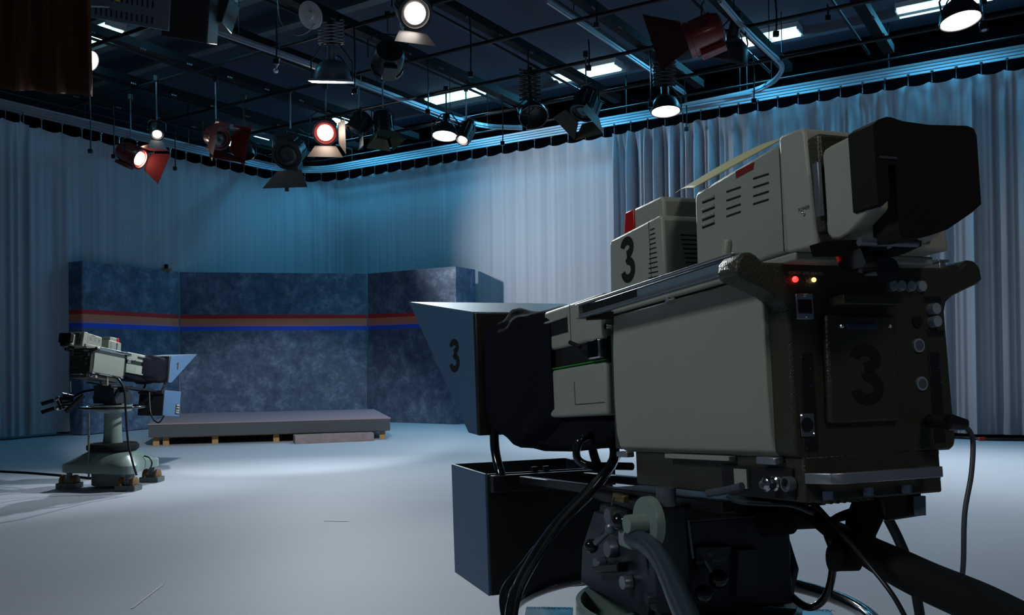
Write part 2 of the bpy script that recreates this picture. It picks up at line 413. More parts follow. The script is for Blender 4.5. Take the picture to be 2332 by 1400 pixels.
# lighting pigtails
def pigtail(px, py0, py1, z0, label, box=True):
    # hangs straight down from the grid at the top point
    P = PZ(px, py0, z0); D = P@CF_
    zb = P[2]-(py1-py0)*D/FPX
    e = empty('power_pigtail', P, label, 'power cable', 'dark cables hanging from the grid')
    MB().tube([P, P+np.array([.01, 0, -(P[2]-zb)*.5]), np.array([P[0]+.004, P[1], zb])], .011, n=6, smooth=4).build('cable', M_black, e, world=True)
    if box: MB().cbox((P[0], P[1], zb-.03), (.07, .05, .07)).build('plug', M_black, e, world=True, bevel=.006)
for i, (px, a, b_, q) in enumerate([(205, 220, 340, 'in front of the left curtain beside the brown flag'), (258, 240, 352, 'just left of the tilted red lamp'), (398, 290, 380, 'right of the small lit lamp'), (652, 290, 428, 'below the dark lamp at the curtain corner'),
        (806, 55, 203, 'right of the grey scoop'), (973, 135, 250, 'crossing the left end of a fluorescent'), (1070, 40, 165, 'below the near batten in the middle'), (1143, 215, 322, 'in front of the curtain top at mid picture'),
        (1202, 110, 285, 'reaching the round black scoop'), (1340, 90, 150, 'above the fluorescent near the centre'), (1357, 15, 52, 'short with a plug right of centre'), (1480, 115, 235, 'left of the glowing scoop'), (1562, 220, 290, 'right of the glowing scoop'),
        (1766, 0, 72, 'over the split fluorescent at the right'), (1884, 10, 36, 'short at the upper right'), (2010, 155, 222, 'ending against the blue curtain at the right'), (1715, 120, 225, 'below the bent track'), (628, 40, 135, 'thin beside the silver disc')]):
    pigtail(px, a, b_, 5.7, 'black cable hanging '+q)

# ------------------------------------------------------------------ fluorescents
def fluor(px, py, label, L=1.25, power=P_FLUO, z=ZC-.06, lit=True):
    P = PZ(px, py, z)
    M = frame(P, D2, D1, UP); e = empty('fluorescent_fixture', M, label, 'fluorescent light', 'ceiling fluorescent fixtures')
    MB().box(-L/2, L/2, -.16, .16, -.015, .06).box(-L/2-.02, -L/2, -.17, .17, -.06, .06).box(L/2, L/2+.02, -.17, .17, -.06, .06).build('reflector', mat('white_reflector', (.6, .65, .68), .5), e)
    for y in (-.10, .10):
        MB().cyl((-L/2+.01, y, -.05), (L/2-.01, y, -.05), .045, n=12).build('tube', M_fluo, e, smooth=True)
    ld = bpy.data.lights.new('tube_light', 'AREA'); ld.shape = 'RECTANGLE'; ld.size = L; ld.size_y = .3; ld.energy = power; ld.color = CYAN
    lo = bpy.data.objects.new('tube_light', ld); C.objects.link(lo); lo.parent = e; lo.location = (0, 0, -.10)
    return e
fl_specs = [(1336, 160, 'twin-tube fluorescent partly crossed by a batten at the centre'), (1730, 83, 'twin-tube fluorescent cut by two beams right of the red lamp'), (2150, 2, 'twin-tube fluorescent at the upper right above the bright scoop'),
    (1037, 214, 'twin-tube fluorescent behind the clamp of a lamp'), (785, 268, 'twin-tube fluorescent beside the glaring lens'), (560, 318, 'farthest twin-tube fluorescent behind the dark lamps')]
for px, py, q in fl_specs: fluor(px, py, q)
for px, py, q in [(206, 75, 'fluorescent in the left trough beside the brown flag'), (440, 2, 'fluorescent in the left trough at the top edge')]: fluor(px, py, q, power=P_FLUO*.15, z=ZC-.2)

# ------------------------------------------------------------------ lamps
def basis(d):
    d = np.array(d, float); d /= np.linalg.norm(d)
    x = np.cross(d, UP); x /= np.linalg.norm(x); u = np.cross(x, d); return x, d, u
def spot(e, loc, aim, power, ang, blend=.4, col=WARM, rad=.12):
    ld = bpy.data.lights.new('lamp_light', 'SPOT'); ld.energy = power; ld.spot_size = math.radians(ang); ld.spot_blend = blend; ld.color = col; ld.shadow_soft_size = rad
    lo = bpy.data.objects.new('lamp_light', ld); C.objects.link(lo); lo.parent = e
    d = Vector(aim)-Vector(loc); M = Matrix.Translation(Vector(loc)) @ d.to_track_quat('-Z', 'Y').to_matrix().to_4x4()
    lo.matrix_parent_inverse = Matrix.Identity(4); lo.matrix_local = MWI[e.name] @ M
def hang(e, P, ztop=ZG, w_=.2, x=None, yoke=True, r=.012):
    # yoke, rod and pipe clamp, in world coordinates above P
    P = np.array(P, float); x = np.array([1., 0, 0]) if x is None else x
    if yoke:
        MB().tube([P-x*w_+UP*-.0, P-x*w_+UP*w_*.9, P-x*w_*.5+UP*w_*1.25, P+x*w_*.5+UP*w_*1.25, P+x*w_+UP*w_*.9, P+x*w_], .010, n=6).build('yoke', M_fix, e, world=True)
    top = P[2]+w_*1.25
    if ztop-top > .05:
        MB().cyl((P[0], P[1], top), (P[0], P[1], ztop), r, n=8).build('hanger_rod', M_alud, e, world=True)
    MB().cbox((P[0], P[1], ztop-.03), (.07, .07, .10)).build('clamp', M_fix, e, world=True, bevel=.01)
def fresnel(px, py, z, r, L, aim, label, m=M_fix, lit=0, doors=(1, 1, 1, 1), dl=1.0, yoke=True, ztop=ZG, ml=None, lens_m=None, doorang=28, md=None, aim_at=None, ang=60):
    P = PZ(px, py, z); x, d, u = basis(aim); M = frame(P, x, d, u)
    e = empty('studio_lamp', M, label, 'studio lamp')
    MB().lathe([(r*.55, -L*.55), (r*.85, -L*.5), (r, -L*.32), (r, L*.35), (r*1.08, L*.36), (r*1.08, L*.5), (r*.9, L*.5), (r*.86, L*.41)], (0, 0, 0), (0, 1, 0), 24).build('housing', m, e, smooth=True)
    mm = MB()
    for k in range(7):
        an = math.pi*(k/6-.0); cx, cz = math.cos(an)*r*1.01, math.sin(an)*r*1.01
        mm.cbox((cx, 0, cz), (r*.10, L*.62, r*.10))
    mm.build('cooling_rib', m, e)
    MB().lathe([(0, L*.46), (r*.4, L*.50), (r*.66, L*.47), (r*.66, L*.42)], (0, 0, 0), (0, 1, 0), 24).build('lens', lens_m or (M_bulb if lit else M_gloss), e, smooth=True)
    MB().cbox((0, -L*.1, -r*1.15), (r*.9, L*.7, r*.35)).build('base_box', m, e, bevel=.01)
    t = math.tan(math.radians(doorang)); q = r*1.1; W_ = r*1.5*dl
    for k, on in enumerate(doors):
        if not on: continue
        a = [(-q*.8, q), (q*.8, q), (q*.8+W_*.5, q+W_*t), (-q*.8-W_*.5, q+W_*t)]
        y0, y1 = L*.5, L*.5+W_
        rot = [0, math.pi/2, math.pi, 3*math.pi/2][k]; c, s_ = math.cos(rot), math.sin(rot)
        pts = []
        for j, (aa, bb) in enumerate(a):
            yy = y0 if j < 2 else y1; pts.append((aa*c-bb*s_, yy, aa*s_+bb*c))
        MB().slab(pts, (0, .004, .004)).build('barn_door', md or m, e)
    hang(e, P, ztop, r*1.3, x, yoke)
    if lit: spot(e, P+d*(L*.62), P+d*3 if aim_at is None else aim_at, lit, ang, .95)
    return e, P, d
def scoop(px, py, z, r, aim, label, lit=0, m=M_fix, panto=0, spread=92, sq=False, ztop=ZG, glow=M_bulb2, power_aim=None):
    P = PZ(px, py, z); x, d, u = basis(np.array(aim)+np.array([1e-3, 0, 0])); M = frame(P, x, d, u)
    e = empty('scoop_lamp', M, label, 'scoop lamp')
    prof = [(r*.24, -r*1.75), (r*.27, -r*1.7), (r*.27, -r*1.05), (r*.45, -r*1.0), (r*.74, -r*.78), (r*.93, -r*.42), (r*1.0, 0), (r*1.03, 0), (r*1.03, .02), (r*.97, .02), (r*.9, -r*.38), (r*.7, -r*.72), (r*.3, -r*.93), (0, -r*.95)]
    MB().lathe(prof, (0, 0, 0), (0, 1, 0), 32).build('reflector_shell', m, e, smooth=True)
    if sq:
        b = MB(); k = r*1.18
        b.prism([(-k, -k), (k, -k), (k, k), (-k, k)], 1, .0, .03).build('filter_frame', m, e, bevel=.004)
    if lit:
        MB().lathe([(0, -r*.10), (r*.5, -r*.06), (r*.93, .0), (r*.93, .012), (0, .0)], (0, 0, 0), (0, 1, 0), 28).build('diffuser', glow, e, smooth=True)
    back = P-d*r*1.3
    MB().tube([P-x*r*1.08, P-x*r*1.1-d*r*.9, back-x*r*.4-d*r*.55, back+x*r*.4-d*r*.55, P+x*r*1.1-d*r*.9, P+x*r*1.08], .011, n=6).build('yoke', M_fix, e, world=True)
    top = P-d*r*1.85
    zt = top[2]
    if panto:
        # scissor lift hanger
        nseg = 7; hgt = (ztop-zt)/nseg
        for sgn in (-1, 1):
            mm = MB()
            for k in range(nseg):
                z0 = zt+k*hgt; z1 = z0+hgt
                for sg2 in (-1, 1):
                    mm.cyl(np.array([top[0]-.17*sg2, top[1]+.03*sgn, z0]), np.array([top[0]+.17*sg2, top[1]+.03*sgn, z1]), .011, n=6)
            mm.build('scissor_arm', M_alud if panto == 1 else M_fix, e, world=True)
        MB().cyl((top[0], top[1], zt), (top[0], top[1], ztop), .035, n=8).build('centre_post', M_fix, e, world=True)
    else:
        MB().cyl((top[0], top[1], zt), (top[0], top[1], ztop), .013, n=8).build('hanger_rod', M_fix, e, world=True)
    MB().cbox((top[0], top[1], ztop-.02), (.08, .08, .1)).build('clamp', M_fix, e, world=True, bevel=.01)
    MB().tube([back, back+x*r*.5+UP*-.05, P+x*r*.9-d*r*.3, P+x*r*.5-d*r*.2, back-x*r*.3, top+UP*.1], .008, n=5, smooth=5).build('power_cable', M_black, e, world=True)
    if lit: spot(e, P+d*.05, power_aim if power_aim is not None else P+d*3, lit, spread, .9, rad=r*.8)
    return e
def toC(P, dz=-.1): v = -np.array(P); v[2] = 0; v /= np.linalg.norm(v); v[2] = dz; return v

# floor targets
T_mid = PZ(820, 1080, 0); T_left = PZ(430, 1000, 0)
fresnel(742, 297, 5.0, .19, .36, (.12, -.85, -.45), 'glaring lit lamp with open barn doors facing the viewer', m=M_redp, lit=1500, doors=(0, 1, 1, 0), dl=.8, md=mat('inner_door_white', (.35, .28, .24), .5), ang=75)
fresnel(938, 22, 5.0, .17, .34, (.32, -.8, -.6), 'glaring lit lamp at the top edge with a silver barn door', lit=380, ang=70, doors=(0, 0, 1, 0), dl=.6, md=mat('dull_silver_door', (.08, .085, .1), .4, .4))
fresnel(298, 352, 4.75, .17, .40, (.86, -.16, -.42), 'tilted red lamp with barn doors in front of the left curtain', m=M_redp, lit=2300, aim_at=PP(1420, 560, D1*DR, D1), ang=54, doors=(1, 1, 0, 0), ztop=ZG)
fresnel(357, 297, 4.9, .10, .22, (.3, -.6, -.8), 'small black lamp above the tilted red lamp, lens faintly lit', lit=30, doors=(0, 0, 1, 0), dl=.8)
fresnel(492, 312, 4.8, .17, .28, (.70, -.62, -.35), 'red lamp seen from the side with a large closed barn door', m=M_redp, doors=(1, 1, 1, 1), dl=1.4, doorang=14)
fresnel(662, 345, 4.7, .23, .42, (-.1, -.9, -.5), 'large unlit black lamp hanging at the curtain corner', doors=(1, 0, 1, 0))
fresnel(818, 280, 5.0, .14, .34, (-.5, -.2, -.85), 'unlit black lamp with a warm glint, left of the pair', doors=(0, 0, 1, 0), dl=.7, md=mat('door_inner_dim', (.06, .055, .045), .5))
fresnel(872, 282, 5.0, .15, .36, (.1, -.15, -.9), 'black lamp with a flared shade pointing down, right of the pair', doors=(1, 1, 1, 1), md=mat('door_inner_olive', (.07, .07, .035), .6), doorang=25, dl=.7)
fresnel(1604, 78, 5.05, .20, .42, (-.86, .30, -.28), 'dark red ribbed lamp with a barn door left open at the upper right', m=M_redp, lit=1800, aim_at=np.array([-3.95, 8.8, .9]), ang=30, doors=(0, 1, 0, 0), dl=1.2, lens_m=M_gloss, doorang=30, md=mat('dark_red_door', (.05, .010, .008), .4))
fresnel(1335, 235, 5.0, .18, .38, (-.3, -.3, -.8), 'black lamp with tan barn doors next to the curtain rail', doors=(0, 1, 1, 1), dl=.8, md=mat('door_inner_brown', (.05, .04, .03), .5), doorang=20)
fresnel(1062, 300, 5.0, .11, .42, (-.28, -.45, -.75), 'narrow black spotlight beside the glowing scoop', lit=60, doors=(0, 0, 0, 0))
fresnel(884, 135, 5.15, .20, .34, (-.2, .75, -.3), 'large dark lamp turned away from the viewer below a batten', doors=(0, 0, 0, 0))
scoop(757, 182, 5.0, .25, (-.03, .26, -1), 'grey scoop lamp hanging unlit on a scissor lift', m=M_fixg, panto=1, sq=True)
scoop(1013, 308, 4.95, .21, (-.06, -.2, -1), 'glowing scoop lamp over the back curtain', lit=P_SPOT*.45)
scoop(1516, 252, 4.95, .22, (.0, -.15, -1), 'glowing scoop lamp on a scissor lift before the gathered curtain', lit=P_SPOT*2.3, panto=2)
scoop(2187, 45, 5.0, .22, (.05, -.2, -1), 'glowing scoop lamp at the upper right corner', lit=P_SPOT*2.3)
scoop(1215, 265, 4.95, .22, (.1, -.55, -.75), 'round black scoop lamp on a scissor lift, unlit', panto=2)
scoop(557, 352, 4.75, .17, (.1, -.25, -1), 'small black scoop lamp beside the red lamp, unlit', )
scoop(1655, 135, 5.2, .28, (-.2, .3, -.9), 'black scoop lamp hidden in shadow under the dark red lamp')
fresnel(2240, 60, 5.4, .05, .12, (0, -.2, -1), 'small bright reflector hook below the corner scoop', doors=(0, 0, 0, 0), lens_m=M_silver, yoke=False)

# softlight box, upper left
Pb = PZ(300, 18, 5.05); x, d, u = basis((-.35, -.25, -.9))
e = empty('soft_light', frame(Pb, x, d, u), 'large grey vented soft light at the top left beside the brown flag', 'soft light')
xx = PD(390, 55, Pb@CF_)-PD(190, 20, Pb@CF_); xx = xx/np.linalg.norm(xx)
nrm_ = -ray(300, 18)/np.linalg.norm(ray(300, 18)); yy = np.cross(nrm_, xx); yy /= np.linalg.norm(yy); nrm2 = np.cross(xx, yy)
R_ = np.array([xx, yy, nrm2]).T
m = MB(); m.cbox(Pb, (.92, .34, .22), R_); m.build('housing', M_fixg, e, world=True, bevel=.01)
for row, yv in enumerate((-.09, .07)):
    m = MB()
    for k in range(12): m.cbox(Pb+R_@np.array([-.33+k*.055, yv, .112]), (.018, .075, .006), R_)
    m.build('vent', M_label, e, world=True)
MB().cbox(Pb+R_@np.array([.62, .02, -.06]), (.5, .5, .3), R_).build('lamp_hood', M_fix, e, world=True, bevel=.01)
MB().cbox(Pb+R_@np.array([-.1, .05, .118]), (.05, .02, .004), R_).build('sticker', mat('yellow_sticker', (.6, .5, .03), .5), e, world=True)
MB().tube([PD(150, -10, 9.2), PD(141, 40, 9.2), PD(146, 70, 9.2), PD(165, 60, 9.2), PD(178, 40, 9.2), PD(182, 15, 9.3), Pb], .012, n=6, smooth=5).build('power_cable', mat('pale_cable', (.3, .33, .38), .5), e, world=True)
hang(e, Pb+UP*.1, ZG, .3, x)
# bright broad light at the top edge
Pb = PZ(470, 18, 5.1)
e = empty('broad_light', Pb, 'lit black box light with an angular bright mouth at the top edge', 'box light')
Dd = Pb@CF_
m = MB().slab([PD(395, 20, Dd), PD(408, -20, Dd), PD(525, -12, Dd), PD(505, 52, Dd), PD(470, 44, Dd)], CF_*.35).build('housing', M_fix, e, world=True, bevel=.01)
m = MB().slab([PD(425, -8, Dd-.02), PD(440, -8, Dd-.02), PD(470, 12, Dd-.02), PD(476, 11, Dd-.02), PD(455, 26, Dd-.02), PD(428, 8, Dd-.02)], CF_*.015).build('reflector', emat('broad_glow', (1, .88, .78), 7), e, world=True)
hang(e, Pb+UP*.3, ZG+.1, .15, None, False)

# small bright lamp edges left of the flag edge
scoop(203, 138, 5.0, .13, (.8, -.3, -.4), 'small lit lamp half hidden behind the brown flag', lit=20, ztop=ZG)

# brown flag cloth
Pf = PZ(100, 120, 4.6); Df = 7.6
pts = []
cols = [-60, -20, 20, 60, 100, 130, 160, 185, 205]
e_v = []; NX = 40; NY = 24
for j in range(NY+1):
    tt = j/NY
    for i in range(NX+1):
        px = -80+285*i/NX; yb = 196+22*(i/NX) + 2*math.sin(i*.5)
        py = -60+(yb+60)*tt
        dd = Df+.07*math.sin(i*.55+tt*2)*(.3+tt)+.03*math.sin(i*1.4+1)
        P = PD(px+(2+3*tt)*math.sin(tt*2)*(i/NX), py, dd); e_v.append(P)
b = MB().add(e_v, [(j*(NX+1)+i, j*(NX+1)+i+1, (j+1)*(NX+1)+i+1, (j+1)*(NX+1)+i) for j in range(NY) for i in range(NX)])
o = b.build('hanging_flag', M_flag, smooth=True); tag(o, 'dark brown cloth flag hanging in the upper left corner', 'flag')
sm = o.modifiers.new('thickness', 'SOLIDIFY'); sm.thickness = .006
# silver disc, rod
Pd = PZ(709, 34, 5.3); x, d, u = basis((-.4, -.8, -.45))
e = empty('silver_disc', frame(Pd, x, d, u), 'pale silver disc hanging beside the scissor lift', 'disc')
MB().lathe([(0, 0), (.13, .0), (.16, .01), (.16, .025), (.12, .03), (.05, .035), (.05, .06), (0, .06)], (0, 0, 0), (0, 1, 0), 28).build('disc', M_silver, e, smooth=True)
MB().tube([Pd+np.array([.05, 0, -.1]), PD(697, 75, Pd@CF_), PD(670, 78, Pd@CF_), PD(640, 50, Pd@CF_), PD(632, 0, Pd@CF_)], .006, n=5, smooth=6).build('wire', M_alud, e, world=True)
MB().cyl(Pd, Pd+np.array([0, 0, .6]), .008, n=6).build('hanger_rod', M_fix, e, world=True)
Pd = PZ(629, 162, 5.2)
e = empty('pull_wand', Pd, 'thin metal wand with a round end hanging near the silver disc', 'wand')
Dd = Pd@CF_
MB().cyl(PD(637, 134, Dd), PD(628, 158, Dd), .012, n=8).ball(PD(628, 161, Dd), .035).build('wand', M_silver, e, world=True, smooth=True)
MB().cyl(PD(637, 134, Dd), PD(630, -10, Dd), .004, n=5).build('cord', M_alud, e, world=True)

# ================================================================== the set
HF = 3.055
pA, pB, pC, pD_, pE, pF = [PZ(px, py, 0) for px, py in [(128, 988.5), (188.6, 991.5), (410.7, 970), (839.5, 959.2), (1043.5, 966.2), (1087, 960)]]
msf = bpy.data.materials.new('mottled_set_paint'); msf.use_nodes = True; n, l = nt(msf); b = n['Principled BSDF']
tc = n.new('ShaderNodeTexCoord')
t = n.new('ShaderNodeTexNoise'); t.inputs['Scale'].default_value = 3.6; t.inputs['Detail'].default_value = 12; t.inputs['Roughness'].default_value = .82; t.inputs['Distortion'].default_value = .15
l.new(tc.outputs['Object'], t.inputs['Vector'])
cr = n.new('ShaderNodeValToRGB'); e_ = cr.color_ramp.elements; e_[0].position = .33; e_[0].color = (.022, .040, .085, 1); e_[1].position = .72; e_[1].color = (.30, .36, .46, 1)
x1 = e_.new(.52); x1.color = (.085, .125, .20, 1)
l.new(t.outputs['Fac'], cr.inputs[0])
sp = n.new('ShaderNodeSeparateXYZ'); l.new(tc.outputs['Object'], sp.inputs[0])
st = n.new('ShaderNodeValToRGB'); st.color_ramp.interpolation = 'CONSTANT'
mr = n.new('ShaderNodeMapRange'); mr.inputs['From Min'].default_value = 1.888; mr.inputs['From Max'].default_value = 2.206; l.new(sp.outputs['Z'], mr.inputs['Value'])
el = st.color_ramp.elements; el[0].position = 0; el[0].color = (.02, .09, .68, 1); el[1].position = .26; el[1].color = (.56, .20, .24, 1)
q = el.new(.36); q.color = (.58, .18, .19, 1); q = el.new(.48); q.color = (.66, .20, .09, 1); q = el.new(.755); q.color = (.56, .016, .022, 1)
l.new(mr.outputs[0], st.inputs[0])
g1 = n.new('ShaderNodeMath'); g1.operation = 'GREATER_THAN'; g1.inputs[1].default_value = 1.888; l.new(sp.outputs['Z'], g1.inputs[0])
g2 = n.new('ShaderNodeMath'); g2.operation = 'LESS_THAN'; g2.inputs[1].default_value = 2.206; l.new(sp.outputs['Z'], g2.inputs[0])
gm = n.new('ShaderNodeMath'); gm.operation = 'MULTIPLY'; l.new(g1.outputs[0], gm.inputs[0]); l.new(g2.outputs[0], gm.inputs[1])
mx = n.new('ShaderNodeMix'); mx.data_type = 'RGBA'; l.new(gm.outputs[0], mx.inputs[0]); l.new(cr.outputs[0], mx.inputs[6]); l.new(st.outputs[0], mx.inputs[7]); l.new(mx.outputs[2], b.inputs['Base Color'])
b.inputs['Roughness'].default_value = .7
def flat(p, q, label, gap=.014):
    p = p.copy(); q = q.copy(); t = (q-p)/np.linalg.norm(q-p); nb = np.array([-t[1], t[0], 0])
    if nb@p < 0: nb = -nb
    p = p+t*gap; q = q-t*gap; z0 = .012
    o = MB().slab([p+UP*z0, q+UP*z0, q+UP*HF, p+UP*HF], nb*.05).build('scenery_flat', msf, bevel=.003)
    tag(o, label, 'scenery wall'); return o
flat(pA, pB, 'narrow mottled grey return wall at the left end of the set, behind the far camera')
flat(pB, pC, 'mottled grey set wall with rainbow stripe, left of the centre wall')
flat(pC, pD_, 'wide centre set wall, mottled blue-grey with red, orange and blue stripe')
flat(pD_, pE, 'mottled grey set wall right of the centre wall, half hidden by the near camera')
flat(pE, pF, 'narrow pale mottled return wall at the right end of the set')
# bit of timber and clamp on top
Pt = pB+(pC-pB)*.86; Pt = Pt+np.array([0, .03, 0])
e = empty('wood_block', Pt+UP*HF, 'pale wood block with a black clamp on top of the left set wall', 'wood block')
MB().cbox(Pt+UP*(HF+.022), (.19, .05, .04)).build('block', M_wood, e, world=True, bevel=.003)
MB().cbox(Pt+np.array([-.02, 0, HF+.085]), (.07, .05, .085)).build('clamp', M_black, e, world=True, bevel=.006)

# platform
mcar = mat('rose_brown_carpet', (.30, .225, .25), .95, noise=.12, nscale=40, bump=.5, bscale=250, spec=.1)
mcar2 = mat('dark_grey_carpet', (.085, .09, .105), .95, noise=.15, nscale=60, spec=.1)
q0 = PZ(336, 965.6, .335); q1 = PZ(890, 951.5, .335); q2 = PZ(852, 931.7, .335); q3 = q0+(q2-q1)
e = empty('stage_platform', np.array([q0[0], q0[1], 0]), 'low carpeted stage platform on pine legs in front of the set walls', 'platform')
MB().slab([p-UP*.015 for p in (q0, q1, q2, q3)], (0, 0, .02)).build('carpet_top', mcar, e, world=True, bevel=.004)
ins = lambda p, c, k: p+(c-p)*k
cc = (q0+q1+q2+q3)/4
ee = [ins(p, cc, .006) for p in (q0, q1, q2, q3)]
m = MB(); m.slab([p-UP*.20 for p in ee], (0, 0, .184)).build('carpet_skirt', mcar2, e, world=True, bevel=.003)
MB().slab([ee[0]-UP*.205+np.array([.2, .2, 0]), ee[1]-UP*.205+np.array([-.1, .2, 0]), ee[1]-UP*.205+np.array([-.14, .235, 0]), ee[0]-UP*.205+np.array([.24, .235, 0])], (0, 0, -.02)).build('crossbar', M_wood, e, world=True)
tx = (q1-q0)/np.linalg.norm(q1-q0); ty = (q3-q0)/np.linalg.norm(q3-q0); Lx = np.linalg.norm(q1-q0); Ly = np.linalg.norm(q3-q0)
for a in (.10, .24, .95, 1.0*Lx/2+.05, Lx-1.2, Lx-.30, Lx-.12):
    for c_ in ((.16, Ly-.3) if a > .3 else (.16,)):
        P = q0+tx*a+ty*c_
        R_ = np.array([tx, ty, UP]).T
        MB().cbox((P[0], P[1], .0675), (.09, .045, .135), R_).build('leg', M_wood, e, world=True)
# step
mstep = mat('mottled_rose_step', (.25, .19, .195), .8, noise=.45, nscale=9)
s0 = PZ(672, 1011, 0); s1 = PZ(852, 1003.5, 0); t_ = (s1-s0)/np.linalg.norm(s1-s0); nb = np.array([-t_[1], t_[0], 0])
o = MB().slab([s0+UP*.001, s1+UP*.001, s1+UP*.125, s0+UP*.125], nb*.28).build('step_box', mstep, bevel=.003); tag(o, 'mottled rose step box tucked against the front of the platform', 'step')

# cable on floor at left and at the right curtain foot
def cable(name, pts, r, m, label, smooth=6, n=8, cat='cable'):
    P = spline(pts, smooth); b = MB().ring_path(P, r, n); o = b.build(name, m, smooth=True); tag(o, label, cat); return o
cable('floor_cable', [PZ(-60, 1070, .012), PZ(60, 1076, .012), PZ(150, 1083, .012), PZ(225, 1090, .012)], .012, M_black, 'black cable running over the floor to the far camera')
cable('floor_cable', [PP(2120, 994, D1*(DR-.35), D1)*np.array([1, 1, 0])+UP*.02, PP(2200, 998, D1*(DR-.35), D1)*np.array([1, 1, 0])+UP*.02, PZ(2250, 1000, .02), PZ(2332, 1001, .02), PZ(2420, 1003, .02)], .02, M_black, 'dark cable lying along the foot of the right curtain')
o = MB().cbox(PZ(2236, 999, .03), (.10, .04, .05)).build('red_tag', mat('red_tape', (.5, .03, .02), .5), bevel=.01); tag(o, 'small red connector beside the foot of the right curtain', 'connector')
# bits of tape on the floor
mt = mat('pale_floor_tape', (.60, .60, .62), .6)
for a, b_, w_, q in [((738, 1185), (794, 1186), .012, 'in the open middle of the floor'), ((300, 1385), (372, 1330), .006, 'at the lower left'), ((2218, 1341), (2240, 1346), .006, 'at the lower right')]:
    P0, P1 = PZ(*a, .002), PZ(*b_, .002); t_ = (P1-P0)/np.linalg.norm(P1-P0); nb = np.array([-t_[1], t_[0], 0])*w_
    o = MB().slab([P0-nb, P1-nb, P1+nb, P0+nb], (0, 0, .001)).build('floor_tape', mt); tag(o, 'thin strip of pale tape on the floor '+q, 'tape')
# unseen fill lights added behind the viewer to brighten near camera and floor
def rear_fill(P, aim, power, size, label, col=(1, .95, .86)):
    P = np.array(P, float); e = empty('studio_lamp', P, label, 'studio lamp')
    x, d, u = basis(np.array(aim)-P)
    R_ = np.array([x, d, u]).T
    MB().cbox(P-d*.1, (size+.06, .18, size+.06), R_).build('housing', M_fix, e, world=True)
    ld = bpy.data.lights.new('lamp_light', 'AREA'); ld.shape = 'SQUARE'; ld.size = size; ld.energy = power; ld.color = col; ld.spread = math.radians(110)
    lo = bpy.data.objects.new('lamp_light', ld); C.objects.link(lo); lo.parent = e
    M = Matrix.Translation(Vector(P+d*.01)) @ Vector(d).to_track_quat('-Z', 'Y').to_matrix().to_4x4(); lo.matrix_local = MWI[e.name] @ M
rear_fill((-4.2, .2, 4.6), (.2, 1.8, 1.0), 26, .9, 'added soft fill light behind the viewer at the left', (.90, .98, 1))
rear_fill((1.5, -3.0, 4.8), (.6, 3.5, .6), 12, .9, 'added soft fill light behind the viewer')
def front_spot(P, aim, power, ang, label, blend=.4, col=WARM):
    P = np.array(P, float); e = empty('studio_lamp', P, label, 'studio lamp'); x, d, u = basis(np.array(aim)-P)
    MB().lathe([(.10, -.25), (.17, -.15), (.17, .1), (.15, .1), (.15, .0)], P-d*.15, d, 20).build('housing', M_fix, e, world=True, smooth=True)
    spot(e, P, aim, power, ang, blend, col)
front_spot((-1.0, 4.6, 5.3), PZ(640, 1008, 0), 2100, 34, 'lamp out of the picture lighting the platform and the set walls')
# ================================================================== cameras
def axes_of(y, t):
    f = np.array([-math.sin(y)*math.cos(t), math.cos(y)*math.cos(t), -math.sin(t)]); r = np.array([math.cos(y), math.sin(y), 0.]); return f, r, np.cross(r, f)
Y3, T3 = math.radians(20.25), math.radians(4.25)
f3, r3, u3 = axes_of(Y3, T3); O3 = PD(1812, 1036, 1.25)
KS = .832                                   # real size of the cameras relative to the drawing units used for their parts
def PN(px, py, D): return PD(px, py, D*KS)
def loc3(P): v = P-O3; return np.array([v@r3, v@f3, v@u3])
def sd(px, py, x=0.): return loc3(PP(px, py, O3+r3*x, r3))
def re(px, py, y=0.): return loc3(PP(px, py, O3+f3*y, f3))
CXB = .148
def mirx(p): return (2*CXB-p[0], p[1])
VX0, VX1 = 0.0, .2245

